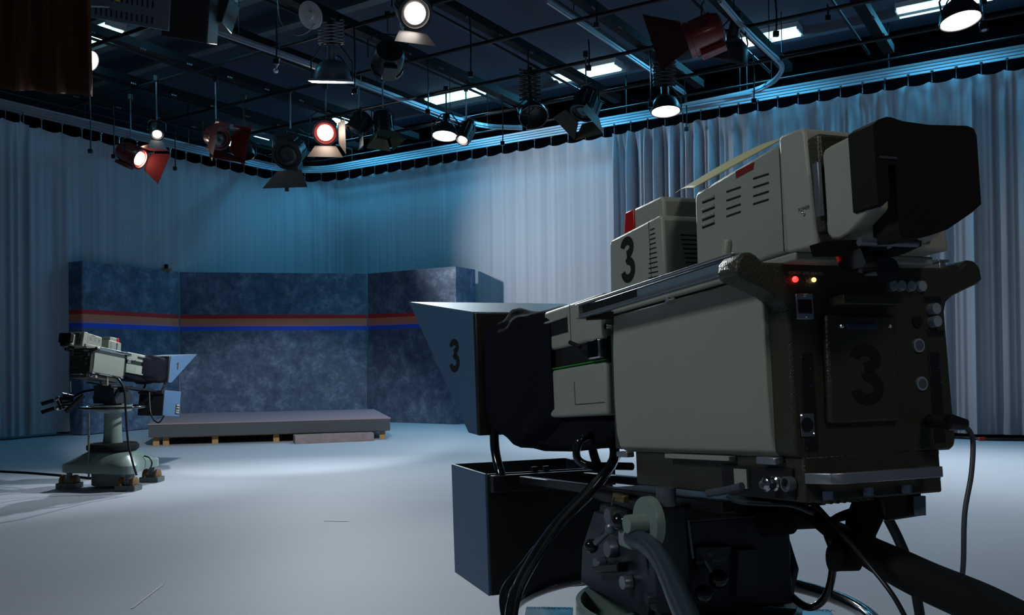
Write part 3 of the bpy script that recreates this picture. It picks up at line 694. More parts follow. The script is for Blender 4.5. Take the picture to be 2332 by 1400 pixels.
def studio_camera(M, num, label, on=True):
    e = empty('studio_camera', M, label, 'television camera')
    # case and rear panel
    MB().box(.012, .284, .03, .545, -.002, .270).build('main_case', M_olive, e, bevel=.004)
    left = [re(*p)[[0, 2]] for p in [(1677, 621), (1692, 633), (1727, 648), (1765, 666), (1786, 682), (1794, 705), (1803, 860), (1811, 1020), (1816, 1036), (1828, 1044)]]
    top = [re(*p)[[0, 2]] for p in [(1680, 590), (1694, 574), (1710, 573), (1722, 580), (1738, 596)]]
    left = [tuple(p) for p in left]; top = [tuple(p) for p in top]
    poly = top+[mirx(p) for p in top[::-1]]+[mirx(p) for p in left]+left[::-1]
    MB().prism(poly, 1, 0, .05).build('rear_panel', M_olive, e, bevel=.004)
    MB().box(.0, .296, .535, .562, .0, .268).build('front_frame', M_olive, e, bevel=.004)
    MB().box(.02, .276, .56, .592, .03, .30).build('lens_mount', M_rubber, e)
    for s in (0, 1):
        X = (lambda v: v) if s == 0 else (lambda v: 2*CXB-v)
        prof = [(X(.014), .2655), (X(-.003), .2655), (X(-.008), .20), (X(-.010), .10), (X(-.008), .03), (X(-.002), .004), (X(.014), -.006)]
        sp_ = MB().prism(prof, 1, .045, .537).build('side_panel', M_shell, e, bevel=.003)
        MB().prism([(X(.014), .2685), (X(-.003), .2685), (X(.0), .284), (X(.014), .288)], 1, .05, .537).build('upper_trim', M_shell, e, bevel=.001)
        MB().box(min(X(-.004), X(.01)), max(X(-.004), X(.01)), .16, .36, -.013, -.005).build('hinge_strip', M_shell, e, bevel=.001)
        for yy in (.04, .50):
            MB().box(min(X(-.007), X(.01)), max(X(-.007), X(.01)), yy, yy+.045, -.015, -.004).build('latch', M_alu, e, bevel=.002)
        # carrying handle
        x0, x1 = sorted((X(-.058), X(-.034)))
        hb = MB().box(x0, x1, .04, .588, .2915, .2965).box(min(X(-.05), X(-.036)), max(X(-.05), X(-.036)), .04, .588, .268, .2915).build('carry_handle', M_alu, e, bevel=.0015)
        xo0, xo1 = sorted((X(-.0512), X(-.049)))
        MB().box(xo0, xo1, .046, .345, .2755, .2895).build('label_strip', M_teal, hb)
        MB().box(xo0, xo1, .345, .578, .2755, .2895).build('dark_strip', M_label, hb)
        MB().cyl((X(-.052), .042, .2705), (X(-.052), .584, .2705), .0045, n=10).build('lower_tube', M_alud, hb, smooth=True)
        MB().box(x0-.001, x1+.001, .583, .598, .2655, .2965).build('end_cap', M_shell, hb, bevel=.003)
        MB().prism([(X(-.04), .555), (X(-.04), .585), (X(.01), .56), (X(.01), .53)], 2, .262, .274).build('bracket', M_rubber, hb)
        MB().cyl((X(-.0645), .024, .272), (X(-.05), .024, .272), .0125, n=24).build('pivot_boss', M_olive, hb, smooth=True)
        for yy, zz in ((.545, .245), (.30, .262)):
            MB().cyl((X(-.018), yy, zz), (X(.0), yy, zz), .006, n=10).build('catch', M_chrome, e, smooth=True)
    # rear door with the number
    a = re(1880.7, 716, -.010); b_ = re(2050, 958, -.010)
    MB().prism([(a[0], a[2]), (re(2037, 718, -.01)[0], a[2]), (b_[0], b_[2]), (re(1889, 959, -.01)[0], b_[2])], 1, -.012, .002).build('rear_door', M_olive, e, bevel=.004)
    c = re(1975, 853, -.0128); h = (re(1975, 788, -.0128)-re(1975, 921, -.0128))[2]
    digit(num, h, (c[0], -.0128, c[2]), (1, 0, 0), (0, 0, 1), e, M_label, 'rear_number', th=.20, sx=1.05 if num == '3' else 1)
    def rbox(name, pxs, y0, y1, m, bev=.001, parent=e):
        A = re(*pxs[0:2], y0); B = re(*pxs[2:4], y0)
        return MB().box(min(A[0], B[0]), max(A[0], B[0]), y0, y1, min(A[2], B[2]), max(A[2], B[2])).build(name, m, parent, bevel=bev)
    rbox('door_strip', (1930, 737, 1998, 749), -.015, -.01, mat('blue_strip', (.03, .06, .13), .4))
    for q in ((1917, 743), (2026, 743)):
        p = re(*q, -.014); MB().ball((p[0], p[1], p[2]), .0035, 8).build('door_screw', M_chrome, e, smooth=True)
    dp = rbox('display_frame', (1813, 668, 1855, 727), -.004, .001, M_alu)
    rbox('display_window', (1818, 681, 1851, 714), -.0055, -.003, M_dred, parent=dp)
    for q in ((1834, 674), (1837, 721)): p = re(*q, -.005); MB().ball(p, .0018, 8).build('screw', M_chrome, dp)
    p = re(1811, 636, -.003); MB().ball(p, .0046, 12).build('power_light', M_led_r if on else M_dred, e, smooth=True)
    p = re(1853.5, 637, -.003); MB().ball(p, .0036, 12).build('heater_light', M_led_a if on else M_label, e, smooth=True)
    TM = lambda p: Matrix(((1, 0, 0, p[0]), (0, 0, 1, p[1]), (0, 1, 0, p[2]), (0, 0, 0, 1)))
    text_mesh('POWER', 'power_text', .0068, TM(re(1810, 621.5, -.0008)), e, M_white, .9)
    text_mesh('LENS HEATER', 'heater_text', .0068, TM(re(1850, 622.5, -.0008)), e, M_white, .9)
    for k, pxs in enumerate(((1822, 803, 1866, 1027), (2115, 802, 2155, 1008))):
        po = rbox('connector_pocket', pxs, -.0015, .001, M_label, .001)
        if k == 0:
            pl = rbox('socket_plate', (1823, 942, 1857, 993), -.003, -.001, M_alud, parent=po)
            p = re(1838, 967, -.003); MB().cyl(p+np.array([0, -.001, 0]), p, .0105, n=24).build('socket', M_label, po)
            for q in ((1825, 946), (1853, 987)): MB().ball(re(*q, -.004), .0018, 8).build('screw', M_chrome, po)
            text_mesh('ENG', 'pocket_text', .006, TM(re(1838, 1004, -.0022)), po, M_cord)
        for q in (((1826, 813), (1845, 840), (1847, 880), (1838, 1021)) if k == 0 else ((2138, 837), (2143, 870), (2141, 973), (2126, 1004))):
            MB().ball(re(*q, -.002), .0013, 6).build('tiny_screw', M_chrome, po)
    bl = MB().box(*[re(1887, 675, -.002)[0], re(2020, 675, -.002)[0]], -.034, .001, re(1887, 692, -.034)[2], re(1887, 668, -.034)[2]).build('rear_bracket', M_olive, e, bevel=.002)
    for q in ((2036, 650), (2055, 650), (2077, 651), (2102, 651)):
        p = re(*q, -.006); MB().cyl(p, p+np.array([0, .008, 0]), .0082, .009, 18).build('button', M_grey, e, smooth=True)
    for q in ((2134, 702), (2136, 731)):
        p = re(*q, -.012); MB().cyl(p, p+np.array([0, .014, 0]), .0085, .009, 18).build('button', M_grey, e, smooth=True)
    for q in ((2094, 786), (2101, 873)):
        p = re(*q, -.004); dl = MB().cyl(p, p+np.array([0, .006, 0]), .0105, n=20).build('dial', M_grey, e, smooth=True)
        MB().lathe([(.0055, 0), (.0075, 0), (.0075, .002), (.0055, .002)], p-np.array([0, .001, 0]), (0, 1, 0), 18).build('dial_ring', M_alud, dl)
    p = re(2091, 732, -.003); MB().cyl(p, p+np.array([0, .004, 0]), .009, n=18).build('key_hole', M_label, e)
    for pxs in ((2106, 673, 2145, 688), (2112, 750, 2152, 765)):
        o_ = rbox('name_plate', pxs, -.0016, .001, M_cord, 0); rbox('name_plate_face', (pxs[0]+1.2, pxs[1]+1.2, pxs[2]-1.2, pxs[3]-1.2), -.0022, -.001, M_label, 0, parent=o_)
    # lower module
    MB().box(.012, .262, .0, .50, -.068, -.003).build('lower_module', M_olive, e, bevel=.003)
    m = MB()
    for k in range(7): m.cyl((.06+k*.012, .004, -.069), (.06+k*.012, .30, -.069), .004, n=8)
    m.build('ribbed_foot', M_olive, e)
    A = re(1942, 1076, -.045); B_ = re(2147, 1072, -.045); zt = A[2]; zb = re(1942, 1101, -.045)[2]
    MB().slab([(A[0]-.012, -.045, zt), (B_[0], -.045, zt), (B_[0]+.004, -.041, zt), (B_[0]+.004, 0, zt), (B_[0]-.006, 0, zt), (B_[0]-.008, -.035, zt), (A[0]-.006, -.035, zt), (A[0]-.020, -.03, zt), (A[0]-.034, 0, zt), (A[0]-.046, 0, zt), (A[0]-.030, -.036, zt)], (0, 0, zb-zt)).build('rear_grab_bar', M_alu, e, bevel=.0009)
    for q in ((1884, 1128), (1976, 1119), (2063, 1113)):
        p = re(*q, -.01); MB().cyl(p+np.array([0, 0, -.006]), p+np.array([0, 0, .006]), .008, n=8).build('foot_nut', M_chrome, e)
    for s in (0, 1):
        X = (lambda v: v) if s == 0 else (lambda v: 2*CXB-v-.02)
        bx = sorted((X(.008), X(.014)))
        MB().box(bx[0], bx[1], .02, .20, -.064, -.020).build('connector_recess', M_label, e)
        pl = sd(1760, 1100, .0); pl2 = sd(1790, 1102, .0)
        MB().lathe([(.010, 0), (.0115, .002), (.0115, .008), (.009, .010), (.009, .018), (.0105, .020), (.0105, .024), (.008, .026), (.006, .03)], (X(.010), pl[1]-.00, pl[2]), (-1 if s == 0 else 1, .0, -.05), 18).build('cable_plug', M_chrome, e, smooth=True)
        MB().lathe([(.011, 0), (.011, .012), (.0085, .012), (.0085, .004)], (X(.010), pl2[1], pl2[2]), (-1 if s == 0 else 1, 0, 0), 18).build('cable_socket', M_alud, e, smooth=True)
        p4 = sd(1681, 1090, 0)
        MB().box(min(X(.004), X(.010)), max(X(.004), X(.010)), p4[1]-.017, p4[1]+.017, p4[2]-.015, p4[2]+.015).build('white_plate', M_shell, e)
    # viewfinder
    vf = MB().prism([(.230, .285), (.2234, .426), (.215, .434), (-.010, .4485), (-.0145, .44), (-.026, .287)], 0, VX0, VX1).build('viewfinder', M_shell, e, bevel=.006)
    col = MB().prism([(-.013, .285), (-.010, .450), (-.016, .456), (-.062, .452), (-.068, .445), (-.078, .283)], 0, VX0-.004, VX1+.004).build('viewfinder_collar', M_shell2, e, bevel=.006)
    for (gx, gy, n_, w_) in (((1600, 1628), (458, 479, 498, 515), 4, .0), ((1655, 1687), (433, 453, 472, 489), 4, 0), ((1716, 1751), (403, 423, 443, 461), 4, 0)):
        for yv in gy:
            A = sd(gx[0], yv+6, 0); B_ = sd(gx[1], yv-5, 0)
            for xs in (VX0, VX1):
                sg = -1 if xs == VX0 else 1
                MB().slab([(xs+sg*.0007, A[1], A[2]), (xs+sg*.0007, B_[1], B_[2]), (xs+sg*.0007, B_[1], B_[2]+.0028), (xs+sg*.0007, A[1], A[2]+.0028)], (-sg*.001, 0, 0)).build('vent_slot', M_label, vf)
                if gx[0] == 1600: MB().ring_path([(xs+sg*.001, A[1], A[2]+.005), (xs+sg*.001, B_[1], B_[2]+.005)], .0026, 6).build('vent_lip', M_shell, vf, smooth=True)
    for xs in (VX0-.0008, VX1+.0008):
        P4 = [sd(*q, 0) for q in ((1676, 390), (1718, 369), (1716, 385), (1677, 406))]
        MB().slab([(xs, p[1], min(p[2], .4425)) for p in P4], (.0008 if xs < .1 else -.0008, 0, 0)).build('red_marker', mat('dark_red_tape', (.20, .012, .010), .5), vf)
        A = sd(1776, 340, 0); B_ = sd(1786, 560, 0)
        MB().slab([(xs, A[1], .44), (xs, A[1]+.001, .44), (xs, B_[1]+.001, .29), (xs, B_[1], .29)], (.0006 if xs < .1 else -.0006, 0, 0)).build('seam', M_label, vf)
    p = sd(1831, 486, -.004); MB().ball((-.005, p[1], p[2]), .003, 10).build('power_switch', M_chrome, col, smooth=True)
    SM = lambda p: Matrix(((0, 0, -1, p[0]), (-1, 0, 0, p[1]), (0, 1, 0, p[2]), (0, 0, 0, 1)))
    pp = sd(1830, 475, -.005); text_mesh('POWER', 'power_text', .0075, SM((-.0049, pp[1], pp[2])), col, M_label, .9)
    # hinge between collar and hood
    MB().box(-.001, VX1-.03, -.092, -.066, .300, .435).build('hinge_block', M_olive, e, bevel=.004)
    A = sd(1857, 372, -.006); B_ = sd(1872, 492, -.006)
    MB().box(-.009, -.003, B_[1]-.002, A[1]+.003, B_[2], A[2]).build('hinge_plate', M_alud, e, bevel=.001)
    hood_px = [(1871, 352), (1877, 340), (1890, 331), (1973, 289), (1985, 474), (1932, 533), (1912, 545), (1893, 545), (1882, 530)]
    hp = [sd(*q, 0) for q in hood_px]
    MB().prism([(p[1], p[2]) for p in hp], 0, 0, .148).build('eyepiece_hood', M_shell2, e, bevel=.004)
    yb = -.182
    ol = [re(*q, yb) for q in [(1972, 290), (1985, 279), (2003, 273), (2012, 274), (2040, 283), (2100, 291), (2185, 293), (2200, 299), (2207, 315), (2217, 470), (2196, 489), (2140, 527), (2100, 541), (2065, 547), (2036, 547), (2031, 528), (2022, 381), (2006, 381), (2010, 458), (1993, 474), (1984, 470)]]
    MB().prism([(p[0], p[2]) for p in ol], 1, yb-.012, -.150).build('rubber_eyeshade', M_rubber, e)
    p0, p1 = re(1985, 474, -.16), re(2031, 528, -.16)
    MB().box(.002, .143, -.165, -.155, .306, .40).build('inner_bezel', mat('bezel_green_grey', (.30, .33, .26), .5), e)
    q0_, q1_ = re(2003, 354, yb-.013), re(2043, 363, yb-.013)
    MB().box(q0_[0], q1_[0], yb-.0135, yb-.012, q1_[2], q0_[2]).build('eyeshade_strip', M_cord, e)
    # base plates and swivel
    A = re(2121, 530, -.03); B_ = re(2121, 578, -.03); D_ = re(2121, 603, -.03)
    MB().box(.03, A[0], -.045, .18, B_[2]-.001, B_[2]+.03).build('tilt_plate', M_shell, e, bevel=.004)
    MB().box(-.002, A[0], -.03, .20, D_[2], B_[2]-.004).build('base_plate', M_shell, e, bevel=.003)
    A = re(1957, 550, -.15); B_ = re(2087, 554, -.15)
    gr = MB().cyl(A, B_, .0055, n=12).build('swivel_handle', M_alud, e, smooth=True)
    MB().slab([re(1878, 549, -.12), re(1960, 545, -.15), re(1965, 562, -.15), re(1935, 575, -.12), (re(1885, 575, -.1))], (0, .03, 0)).build('swivel_arm', M_rubber, gr)
    MB().slab([re(2085, 546, -.15), re(2100, 548, -.15), re(2098, 560, -.14), re(2060, 578, -.12), re(2030, 570, -.12)], (0, .03, 0)).build('swivel_arm', M_rubber, gr)
    MB().slab([re(1958, 562, -.10), re(2020, 562, -.10), re(2025, 600, -.10), re(1975, 605, -.10)], (0, .05, 0)).cyl(re(1990, 618, -.11), re(2022, 614, -.14), .017, n=18).cyl(re(1962, 606, -.07), re(1985, 612, -.08), .014, n=16).build('swivel_knob', M_gloss, e, smooth=True)
    # camera head cover
    A = sd(1508, 498, 0); B_ = sd(1389, 547, 0)
    sh = MB().prism([(A[1], .27), (A[1], .418), (A[1]+.008, .4245), (B_[1]-.004, B_[2]), (B_[1]+.003, B_[2]-.008), (B_[1]+.012, .27)], 0, VX0, VX1).build('top_housing', M_shell, e, bevel=.005)
    for s, xs in ((0, VX0), (1, VX1)):
        sg = -1 if s == 0 else 1
        for k in range(11):
            yv = 521+k*10.9; dx = k*1.0
            P0 = sd(1481-k*.4, yv+4.5, 0); P1 = sd(1491+dx*.9, yv, 0)
            MB().slab([(xs+sg*.0006, P0[1], P0[2]), (xs+sg*.0006, P1[1], P1[2]), (xs+sg*.0006, P1[1], P1[2]+.0022), (xs+sg*.0006, P0[1], P0[2]+.0022)], (-sg*.001, 0, 0)).build('vent_slot', M_label, sh)
        c = sd(1430, 591, 0); h = (sd(1430, 540, 0)-sd(1430, 643, 0))[2]
        digit(num, h, (xs+sg*.0008, c[1], c[2]), (0, -1 if s == 0 else 1, 0), (0, 0, 1), sh, M_label, 'number', th=.19, sx=1.0)
        MB().box(min(xs, xs+sg*.0005), max(xs, xs+sg*.0005), sd(1477, 500, 0)[1]-.0006, sd(1477, 500, 0)[1]+.0006, .275, .42).build('seam', M_label, sh)
    for k in range(8):
        q = re(1549+k*2.2, 535+k*10.4, A[1]); q2 = re(1588, 535+k*10.4, A[1])
        MB().box(q[0], min(q2[0]+.06, VX1-.01), A[1]-.0006, A[1]+.001, q[2]-.0014, q[2]+.0014).build('rear_slot', M_label, sh)
    U = [sd(*q, .03) for q in ((1511, 443), (1443, 475), (1418, 530))]
    MB().prism([(U[0][1], .41), (U[0][1]+.002, U[0][2]-.006), (U[0][1]+.01, U[0][2]), (U[1][1], U[1][2]), (U[1][1], .41)], 0, .03, .20).build('upper_housing', M_shell, e, bevel=.005)
    tl = sd(1422, 484, .03)
    MB().prism([(U[1][1]+.0005, .41), (U[1][1]+.0005, U[1][2]), (tl[1]-.004, tl[2]), (tl[1], tl[2]-.004), (U[2][1], .41)], 0, .03, .20).build('tally_light', M_red, e, bevel=.003)
    m = MB().slab([(-.01, sd(1650, 560, 0)[1]+.008, .285), (-.01, sd(1650, 560, 0)[1]-.008, .285), (-.01, sd(1662, 540, 0)[1]-.006, .335), (-.01, sd(1662, 540, 0)[1]+.006, .335)], (.012, 0, 0)); m.build('lock_lever', M_shell2, e, bevel=.004)
    # lens
    L0, L1 = .588, .905
    ln = MB().box(0, .292, L0, L1, .226, .3205).build('zoom_lens', M_shell, e, bevel=.007, seg=3)
    MB().box(0, .292, L0, L1, .068, .1805).build('lens_lower_cover', M_shell, e, bevel=.009, seg=3)
    MB().box(.008, .284, L0, L1-.004, .178, .23).build('lens_recess', M_label, e)
    for s in (0, 1):
        X = (lambda v: v) if s == 0 else (lambda v: .292-v)
        for (y0, y1, z0, z1, mm) in [(L0, L1-.01, .181, .1832, mat('green_line', (.02, .35, .04), .4))]:
            MB().box(min(X(-.001), X(.006)), max(X(-.001), X(.006)), y0, y1, z0, z1).build('green_line', mm, ln)
        w0, w1 = sd(1239, 752, 0), sd(1293, 740, 0)
        MB().box(min(X(-.0008), X(.002)), max(X(-.0008), X(.002)), w1[1], L1+.001, .258, .292).build('lens_window', M_label, ln)
        MB().ring_path([(X(-.002), w1[1], .294), (X(-.003), L1-.002, .292)], .003, 6).build('window_lip', M_shell, ln, smooth=True)
        for yy, z0, z1 in ((sd(1300, 760, 0)[1], .23, .318), (sd(1309, 890, 0)[1], .095, .145)):
            MB().box(min(X(-.0005), X(.002)), max(X(-.0005), X(.002)), yy-.001, yy+.001, z0, z1).build('seam', M_label, ln)
        MB().box(min(X(-.0005), X(.002)), max(X(-.0005), X(.002)), L0+.01, sd(1309, 890, 0)[1], .094, .0955).build('seam', M_label, ln)
        c0 = sd(1354, 805, -.01)
        MB().box(min(X(-.014), X(.004)), max(X(-.014), X(.004)), c0[1]-.028, c0[1]+.028, .186, .226).build('lens_clamp', M_chrome, ln, bevel=.003)
        k0, k1 = sd(1322, 790, -.01), sd(1299, 779, -.02)
        MB().cyl((X(-.01), k0[1], k0[2]), (X(-.022), k1[1], k1[2]), .0045, n=8).build('clamp_lever', M_rubber, ln)
    return e

def teleprompter(M, num, label, panel=False):
    e = empty('teleprompter', M, label, 'teleprompter')
    XL, XR = -.045, .341; FL, FR = -.125, .421
    yb_, yf = 1.318, 1.735; zt, ztf = .371, .4575
    for s, (xa, xb) in enumerate(((XL, FL), (XR, FR))):
        sg = -1 if s == 0 else 1
        pts = [(xa, yb_, zt), (xb, yf, ztf), (xa+(xb-xa)*.12, yb_+.048, .037), (xa, yb_, .030)]
        pl = MB().slab(pts, (-sg*.004, 0, 0)).build('hood_side', M_blue, e)
        ex = np.array([xb-xa, yf-yb_, 0]); ex /= np.linalg.norm(ex)
        # number sits on the plate
        n_ = np.cross(ex, [0, 0, 1.])
        fx = .118; zc = .262 if True else 0
        yc = yb_+fx; xc = xa+(xb-xa)*fx/(yf-yb_)
        # plane of the plate: x as a function of y and z
        p0, p1, p2 = map(np.array, (pts[0], pts[1], pts[3])); nn = np.cross(p1-p0, p2-p0); nn /= np.linalg.norm(nn)
        if nn[0]*sg < 0: nn = -nn
        def onp(y, z): return np.array([p0[0]-(nn[1]*(y-p0[1])+nn[2]*(z-p0[2]))/nn[0], y, z])+nn*.0012
        ca = onp(yc, zc); cb = onp(yc+.1, zc); cc_ = onp(yc, zc+.1)
        exx = (cb-ca)/np.linalg.norm(cb-ca); eyy = (cc_-ca)/np.linalg.norm(cc_-ca)
        digit(num, .094, ca, exx*(-1 if s == 0 else 1), eyy, pl, M_label, 'number', th=.19)
    MB().slab([(XL, yb_, zt), (XR, yb_, zt), (FR, yf, ztf), (FL, yf, ztf)], (0, 0, .004)).build('hood_top', mat('blue_grey_top_lit', (.085, .15, .20), .4), e)  # paler copy of the hood's blue-grey, light from above painted into the top
    MB().box(XL, XR, yb_-.022, yb_-.001, .028, .370).build('back_frame', M_black, e, bevel=.003)
    for q in (.345, .33, .315, .24): MB().ball((XL+.012, yb_-.024, q), .003, 6).build('frame_screw', M_black, e)
    # pleated shroud from lens to frame
    NS, NK = 22, 48; vs = []; r = np.random.RandomState(4)
    for i in range(NS+1):
        t = i/NS; y = .865+(1.30-.865)*t; g = math.sin(math.pi*min(1, t*1.0))
        for k in range(NK):
            a = 2*math.pi*k/NK; ca, sa = math.cos(a), math.sin(a)
            def sq(v, p=.35): return math.copysign(abs(v)**p, v)
            hw = .150+.02*t+.012*g; cx = .146; zc = .19; hh = .142+.02*t
            x = cx+sq(ca)*hw; z = zc+sq(sa)*hh*(1+.04*g)
            if sa < 0: z -= .035*g*abs(sa)
            nse = .004*math.sin(2*math.pi*k/NK*5+t*7)+.0025*math.sin(2*math.pi*k/NK*9-t*9+1)+.003*math.sin(t*13+2*math.pi*k/NK*3)
            x += ca*nse*2*g; z += sa*nse*2*g
            vs.append((x, y, z))
    MB().add(vs, [(i*NK+k, i*NK+(k+1) % NK, (i+1)*NK+(k+1) % NK, (i+1)*NK+k) for i in range(NS) for k in range(NK)]).build('lens_shroud', M_cloth, e, smooth=True)
    sw = [sd(*q, .02) for q in [(1402, 950), (1404, 985), (1390, 1003), (1365, 1015), (1330, 1023), (1290, 1023), (1240, 1016), (1190, 1003), (1150, 988), (1110, 960), (1110, 900)]]
    MB().prism([(p[1], p[2]) for p in sw], 0, .02, .27).build('shroud_swag', M_cloth, e, bevel=.02, seg=4)
    MB().tube([(.0, 1.30, .05), (.0, 1.302, -.005), (.0, 1.285, -.045), (.0, 1.262, -.075), (.0, 1.25, -.10)], .013, n=10, smooth=5).build('support_rod', M_gloss, e, smooth=True)
    MB().tube([(.296, 1.30, .05), (.296, 1.302, -.005), (.296, 1.285, -.045), (.296, 1.262, -.075), (.296, 1.25, -.10)], .013, n=10, smooth=5).build('support_rod', M_gloss, e, smooth=True)
    def zz(y): return .055*(y-1.265)
    B0, B1 = 1.265, 1.585
    def wall(x0, x1, y0, y1, zl, zh, name, m):
        return MB().hex([(x0, y0, zl+zz(y0)), (x1, y0, zl+zz(y0)), (x1, y1, zl+zz(y1)), (x0, y1, zl+zz(y1)), (x0, y0, zh+zz(y0)), (x1, y0, zh+zz(y0)), (x1, y1, zh+zz(y1)), (x0, y1, zh+zz(y1))]).build(name, m, e, bevel=.0015)
    zl, zh = -.402, -.076
    bx = wall(XL, XL+.008, B0, B1, zl, zh, 'box_side', M_blue); bx2 = wall(XR-.008, XR, B0, B1, zl, zh, 'box_side', M_blue)
    wall(XL+.008, XR-.008, B1-.008, B1, zl, zh, 'box_front', M_black); wall(XL+.006, XR-.006, B0-.006, B0+.004, zl+.002, zh, 'box_back', M_black)
    wall(XL+.008, XR-.008, B0, B1, zl, zl+.008, 'box_floor', M_black)
    MB().lathe([(0, .03), (.10, .026), (.16, .012), (.175, 0), (0, 0)], (.148, 1.43, -.125), (0, 0, 1), 32).build('monitor_screen', mat('screen_glass', (.30, .36, .40), .15), e, smooth=True)
    MB().box(XL+.02, XR-.02, B0+.02, B1-.02, -.30, -.125).build('monitor', M_label, e)
    for q in (-.005, .03): MB().box(.10+q, .115+q, B0-.002, B0+.012, zh-.002, zh+.012).build('box_catch', M_label, e)
    for xs in (.05, .24):
        MB().box(xs-.012, xs+.012, .25, 1.268, -.105, -.085).build('support_rail', M_black, e, bevel=.002)
    MB().box(XL+.01, XR-.01, 1.225, 1.262, -.125, -.08).build('cross_bar', M_black, e, bevel=.002)
    if panel:
        pn = MB().box(XR, XR+.003, 1.50, 1.565, -.36, -.23).build('connector_panel', M_label, bx2)
        for zc in (-.25, -.28, -.315, -.345):
            for yc in (1.515, 1.535, 1.552): MB().box(XR+.002, XR+.006, yc, yc+.011, zc, zc+.014+.006*rng.rand()).build('connector', M_shell2, bx2)
    return e

def pedestal(G, yaw, label, ring_z=.70, cols=True, feet=((-.40, -.10), (.30, -.26), (.22, .36))):
    x = np.array([math.cos(yaw), math.sin(yaw), 0]); y = np.array([-math.sin(yaw), math.cos(yaw), 0])
    e = empty('camera_pedestal', frame((G[0], G[1], 0), x, y, UP), label, 'camera pedestal')
    z1 = ring_z; q = KS
    MB().lathe([(.095, .44), (.088, .50), (.082, .62), (.082, z1-.02)], (0, 0, 0), (0, 0, 1), 28).build('column', M_pale, e, smooth=True)
    MB().lathe([(.09, z1-.06), (.175, z1-.04), (.187, z1-.01), (.187, z1+.025), (.179, z1+.025), (.175, z1-.005), (.09, z1-.015)], (0, 0, 0), (0, 0, 1), 40).build('top_tray', M_pale, e, smooth=True)
    for k in range(6):
        a = k*math.pi/3+.3; c, s = math.cos(a), math.sin(a); m = MB()
        m.hex([(c*.08-s*.004, s*.08+c*.004, z1-.015), (c*.08+s*.004, s*.08-c*.004, z1-.015), (c*.178+s*.004, s*.178-c*.004, z1-.01), (c*.178-s*.004, s*.178+c*.004, z1-.01),
               (c*.08-s*.004, s*.08+c*.004, z1+.022), (c*.08+s*.004, s*.08-c*.004, z1+.022), (c*.178+s*.004, s*.178-c*.004, z1+.028), (c*.178-s*.004, s*.178+c*.004, z1+.028)])
        m.build('tray_web', M_pale, e)
    MB().cyl((0, 0, z1-.02), (0, 0, z1+.04), .085, n=28).build('head_mount', M_head, e, smooth=True)
    MB().tube([(.303*math.cos(a), .303*math.sin(a), z1) for a in np.linspace(0, 2*math.pi, 49)[:-1]], .0125, n=12, closed=True).build('steering_ring', M_gloss, e, smooth=True)
    for k in range(3):
        a = k*2*math.pi/3+math.radians(200)
        MB().cyl((.17*math.cos(a), .17*math.sin(a), z1-.01), (.30*math.cos(a), .30*math.sin(a), z1), .0095, n=8).build('ring_spoke', M_gloss, e, smooth=True)
    MB().lathe([(.10, .445), (.225, .44), (.245, .42), (.245, .385), (.225, .365), (.12, .365)], (0, 0, 0), (0, 0, 1), 40).build('balance_ring', M_rubber, e, smooth=True)
    # base casting: lofted from a disc to a three pointed hull
    def hull(r0, r1, z, n=60, sharp=9):
        out = []
        for k in range(n):
            a = 2*math.pi*k/n; rr = r0
            for fx, fy in feet:
                fa = math.atan2(fy, fx); d = (a-fa+math.pi) % (2*math.pi)-math.pi
                rr = max(rr, r0+(math.hypot(fx, fy)*r1-r0)*math.exp(-(d*sharp/3.2)**2))
            out.append((rr*math.cos(a), rr*math.sin(a), z))
        return out
    lv = [hull(.20, .5, .37), hull(.235, .70, .335), hull(.27, .98, .275), hull(.285, 1.12, .25), hull(.29, 1.16, .24), hull(.285, 1.16, .165), hull(.27, 1.13, .16)]
    vs = [p for l_ in lv for p in l_]; n_ = 60
    MB().add(vs, [(i*n_+k, i*n_+(k+1) % n_, (i+1)*n_+(k+1) % n_, (i+1)*n_+k) for i in range(len(lv)-1) for k in range(n_)]+[tuple(range(n_)), tuple(range((len(lv)-1)*n_, len(lv)*n_))]).build('base_casting', M_pale, e, smooth=True)
    MB().cyl((0, 0, .03), (0, 0, .17), .20, n=36).build('weight_well', M_paled, e, smooth=True)
    for fx, fy in feet:
        st_ = MB().cyl((fx, fy, .06), (fx, fy, .18), .028, n=12).box(fx-.025, fx+.025, fy-.03, fy+.03, .04, .10).build('caster_fork', M_paled, e)
        for sg in (-1, 1):
            MB().lathe([(.0, -.018), (.055, -.018), (.063, -.012), (.063, .012), (.055, .018), (0, .018)], (fx+sg*.062, fy, .072), (1, 0, 0), 24).build('wheel', M_brown, e, smooth=True)
        MB().box(fx-.10, fx+.10, fy-.075, fy-.065, .004, .055).box(fx-.10, fx+.10, fy+.065, fy+.075, .004, .055).box(fx-.10, fx-.092, fy-.07, fy+.07, .004, .055).box(fx+.092, fx+.10, fy-.07, fy+.07, .004, .055).build('cable_guard', M_paled, e)
    return e

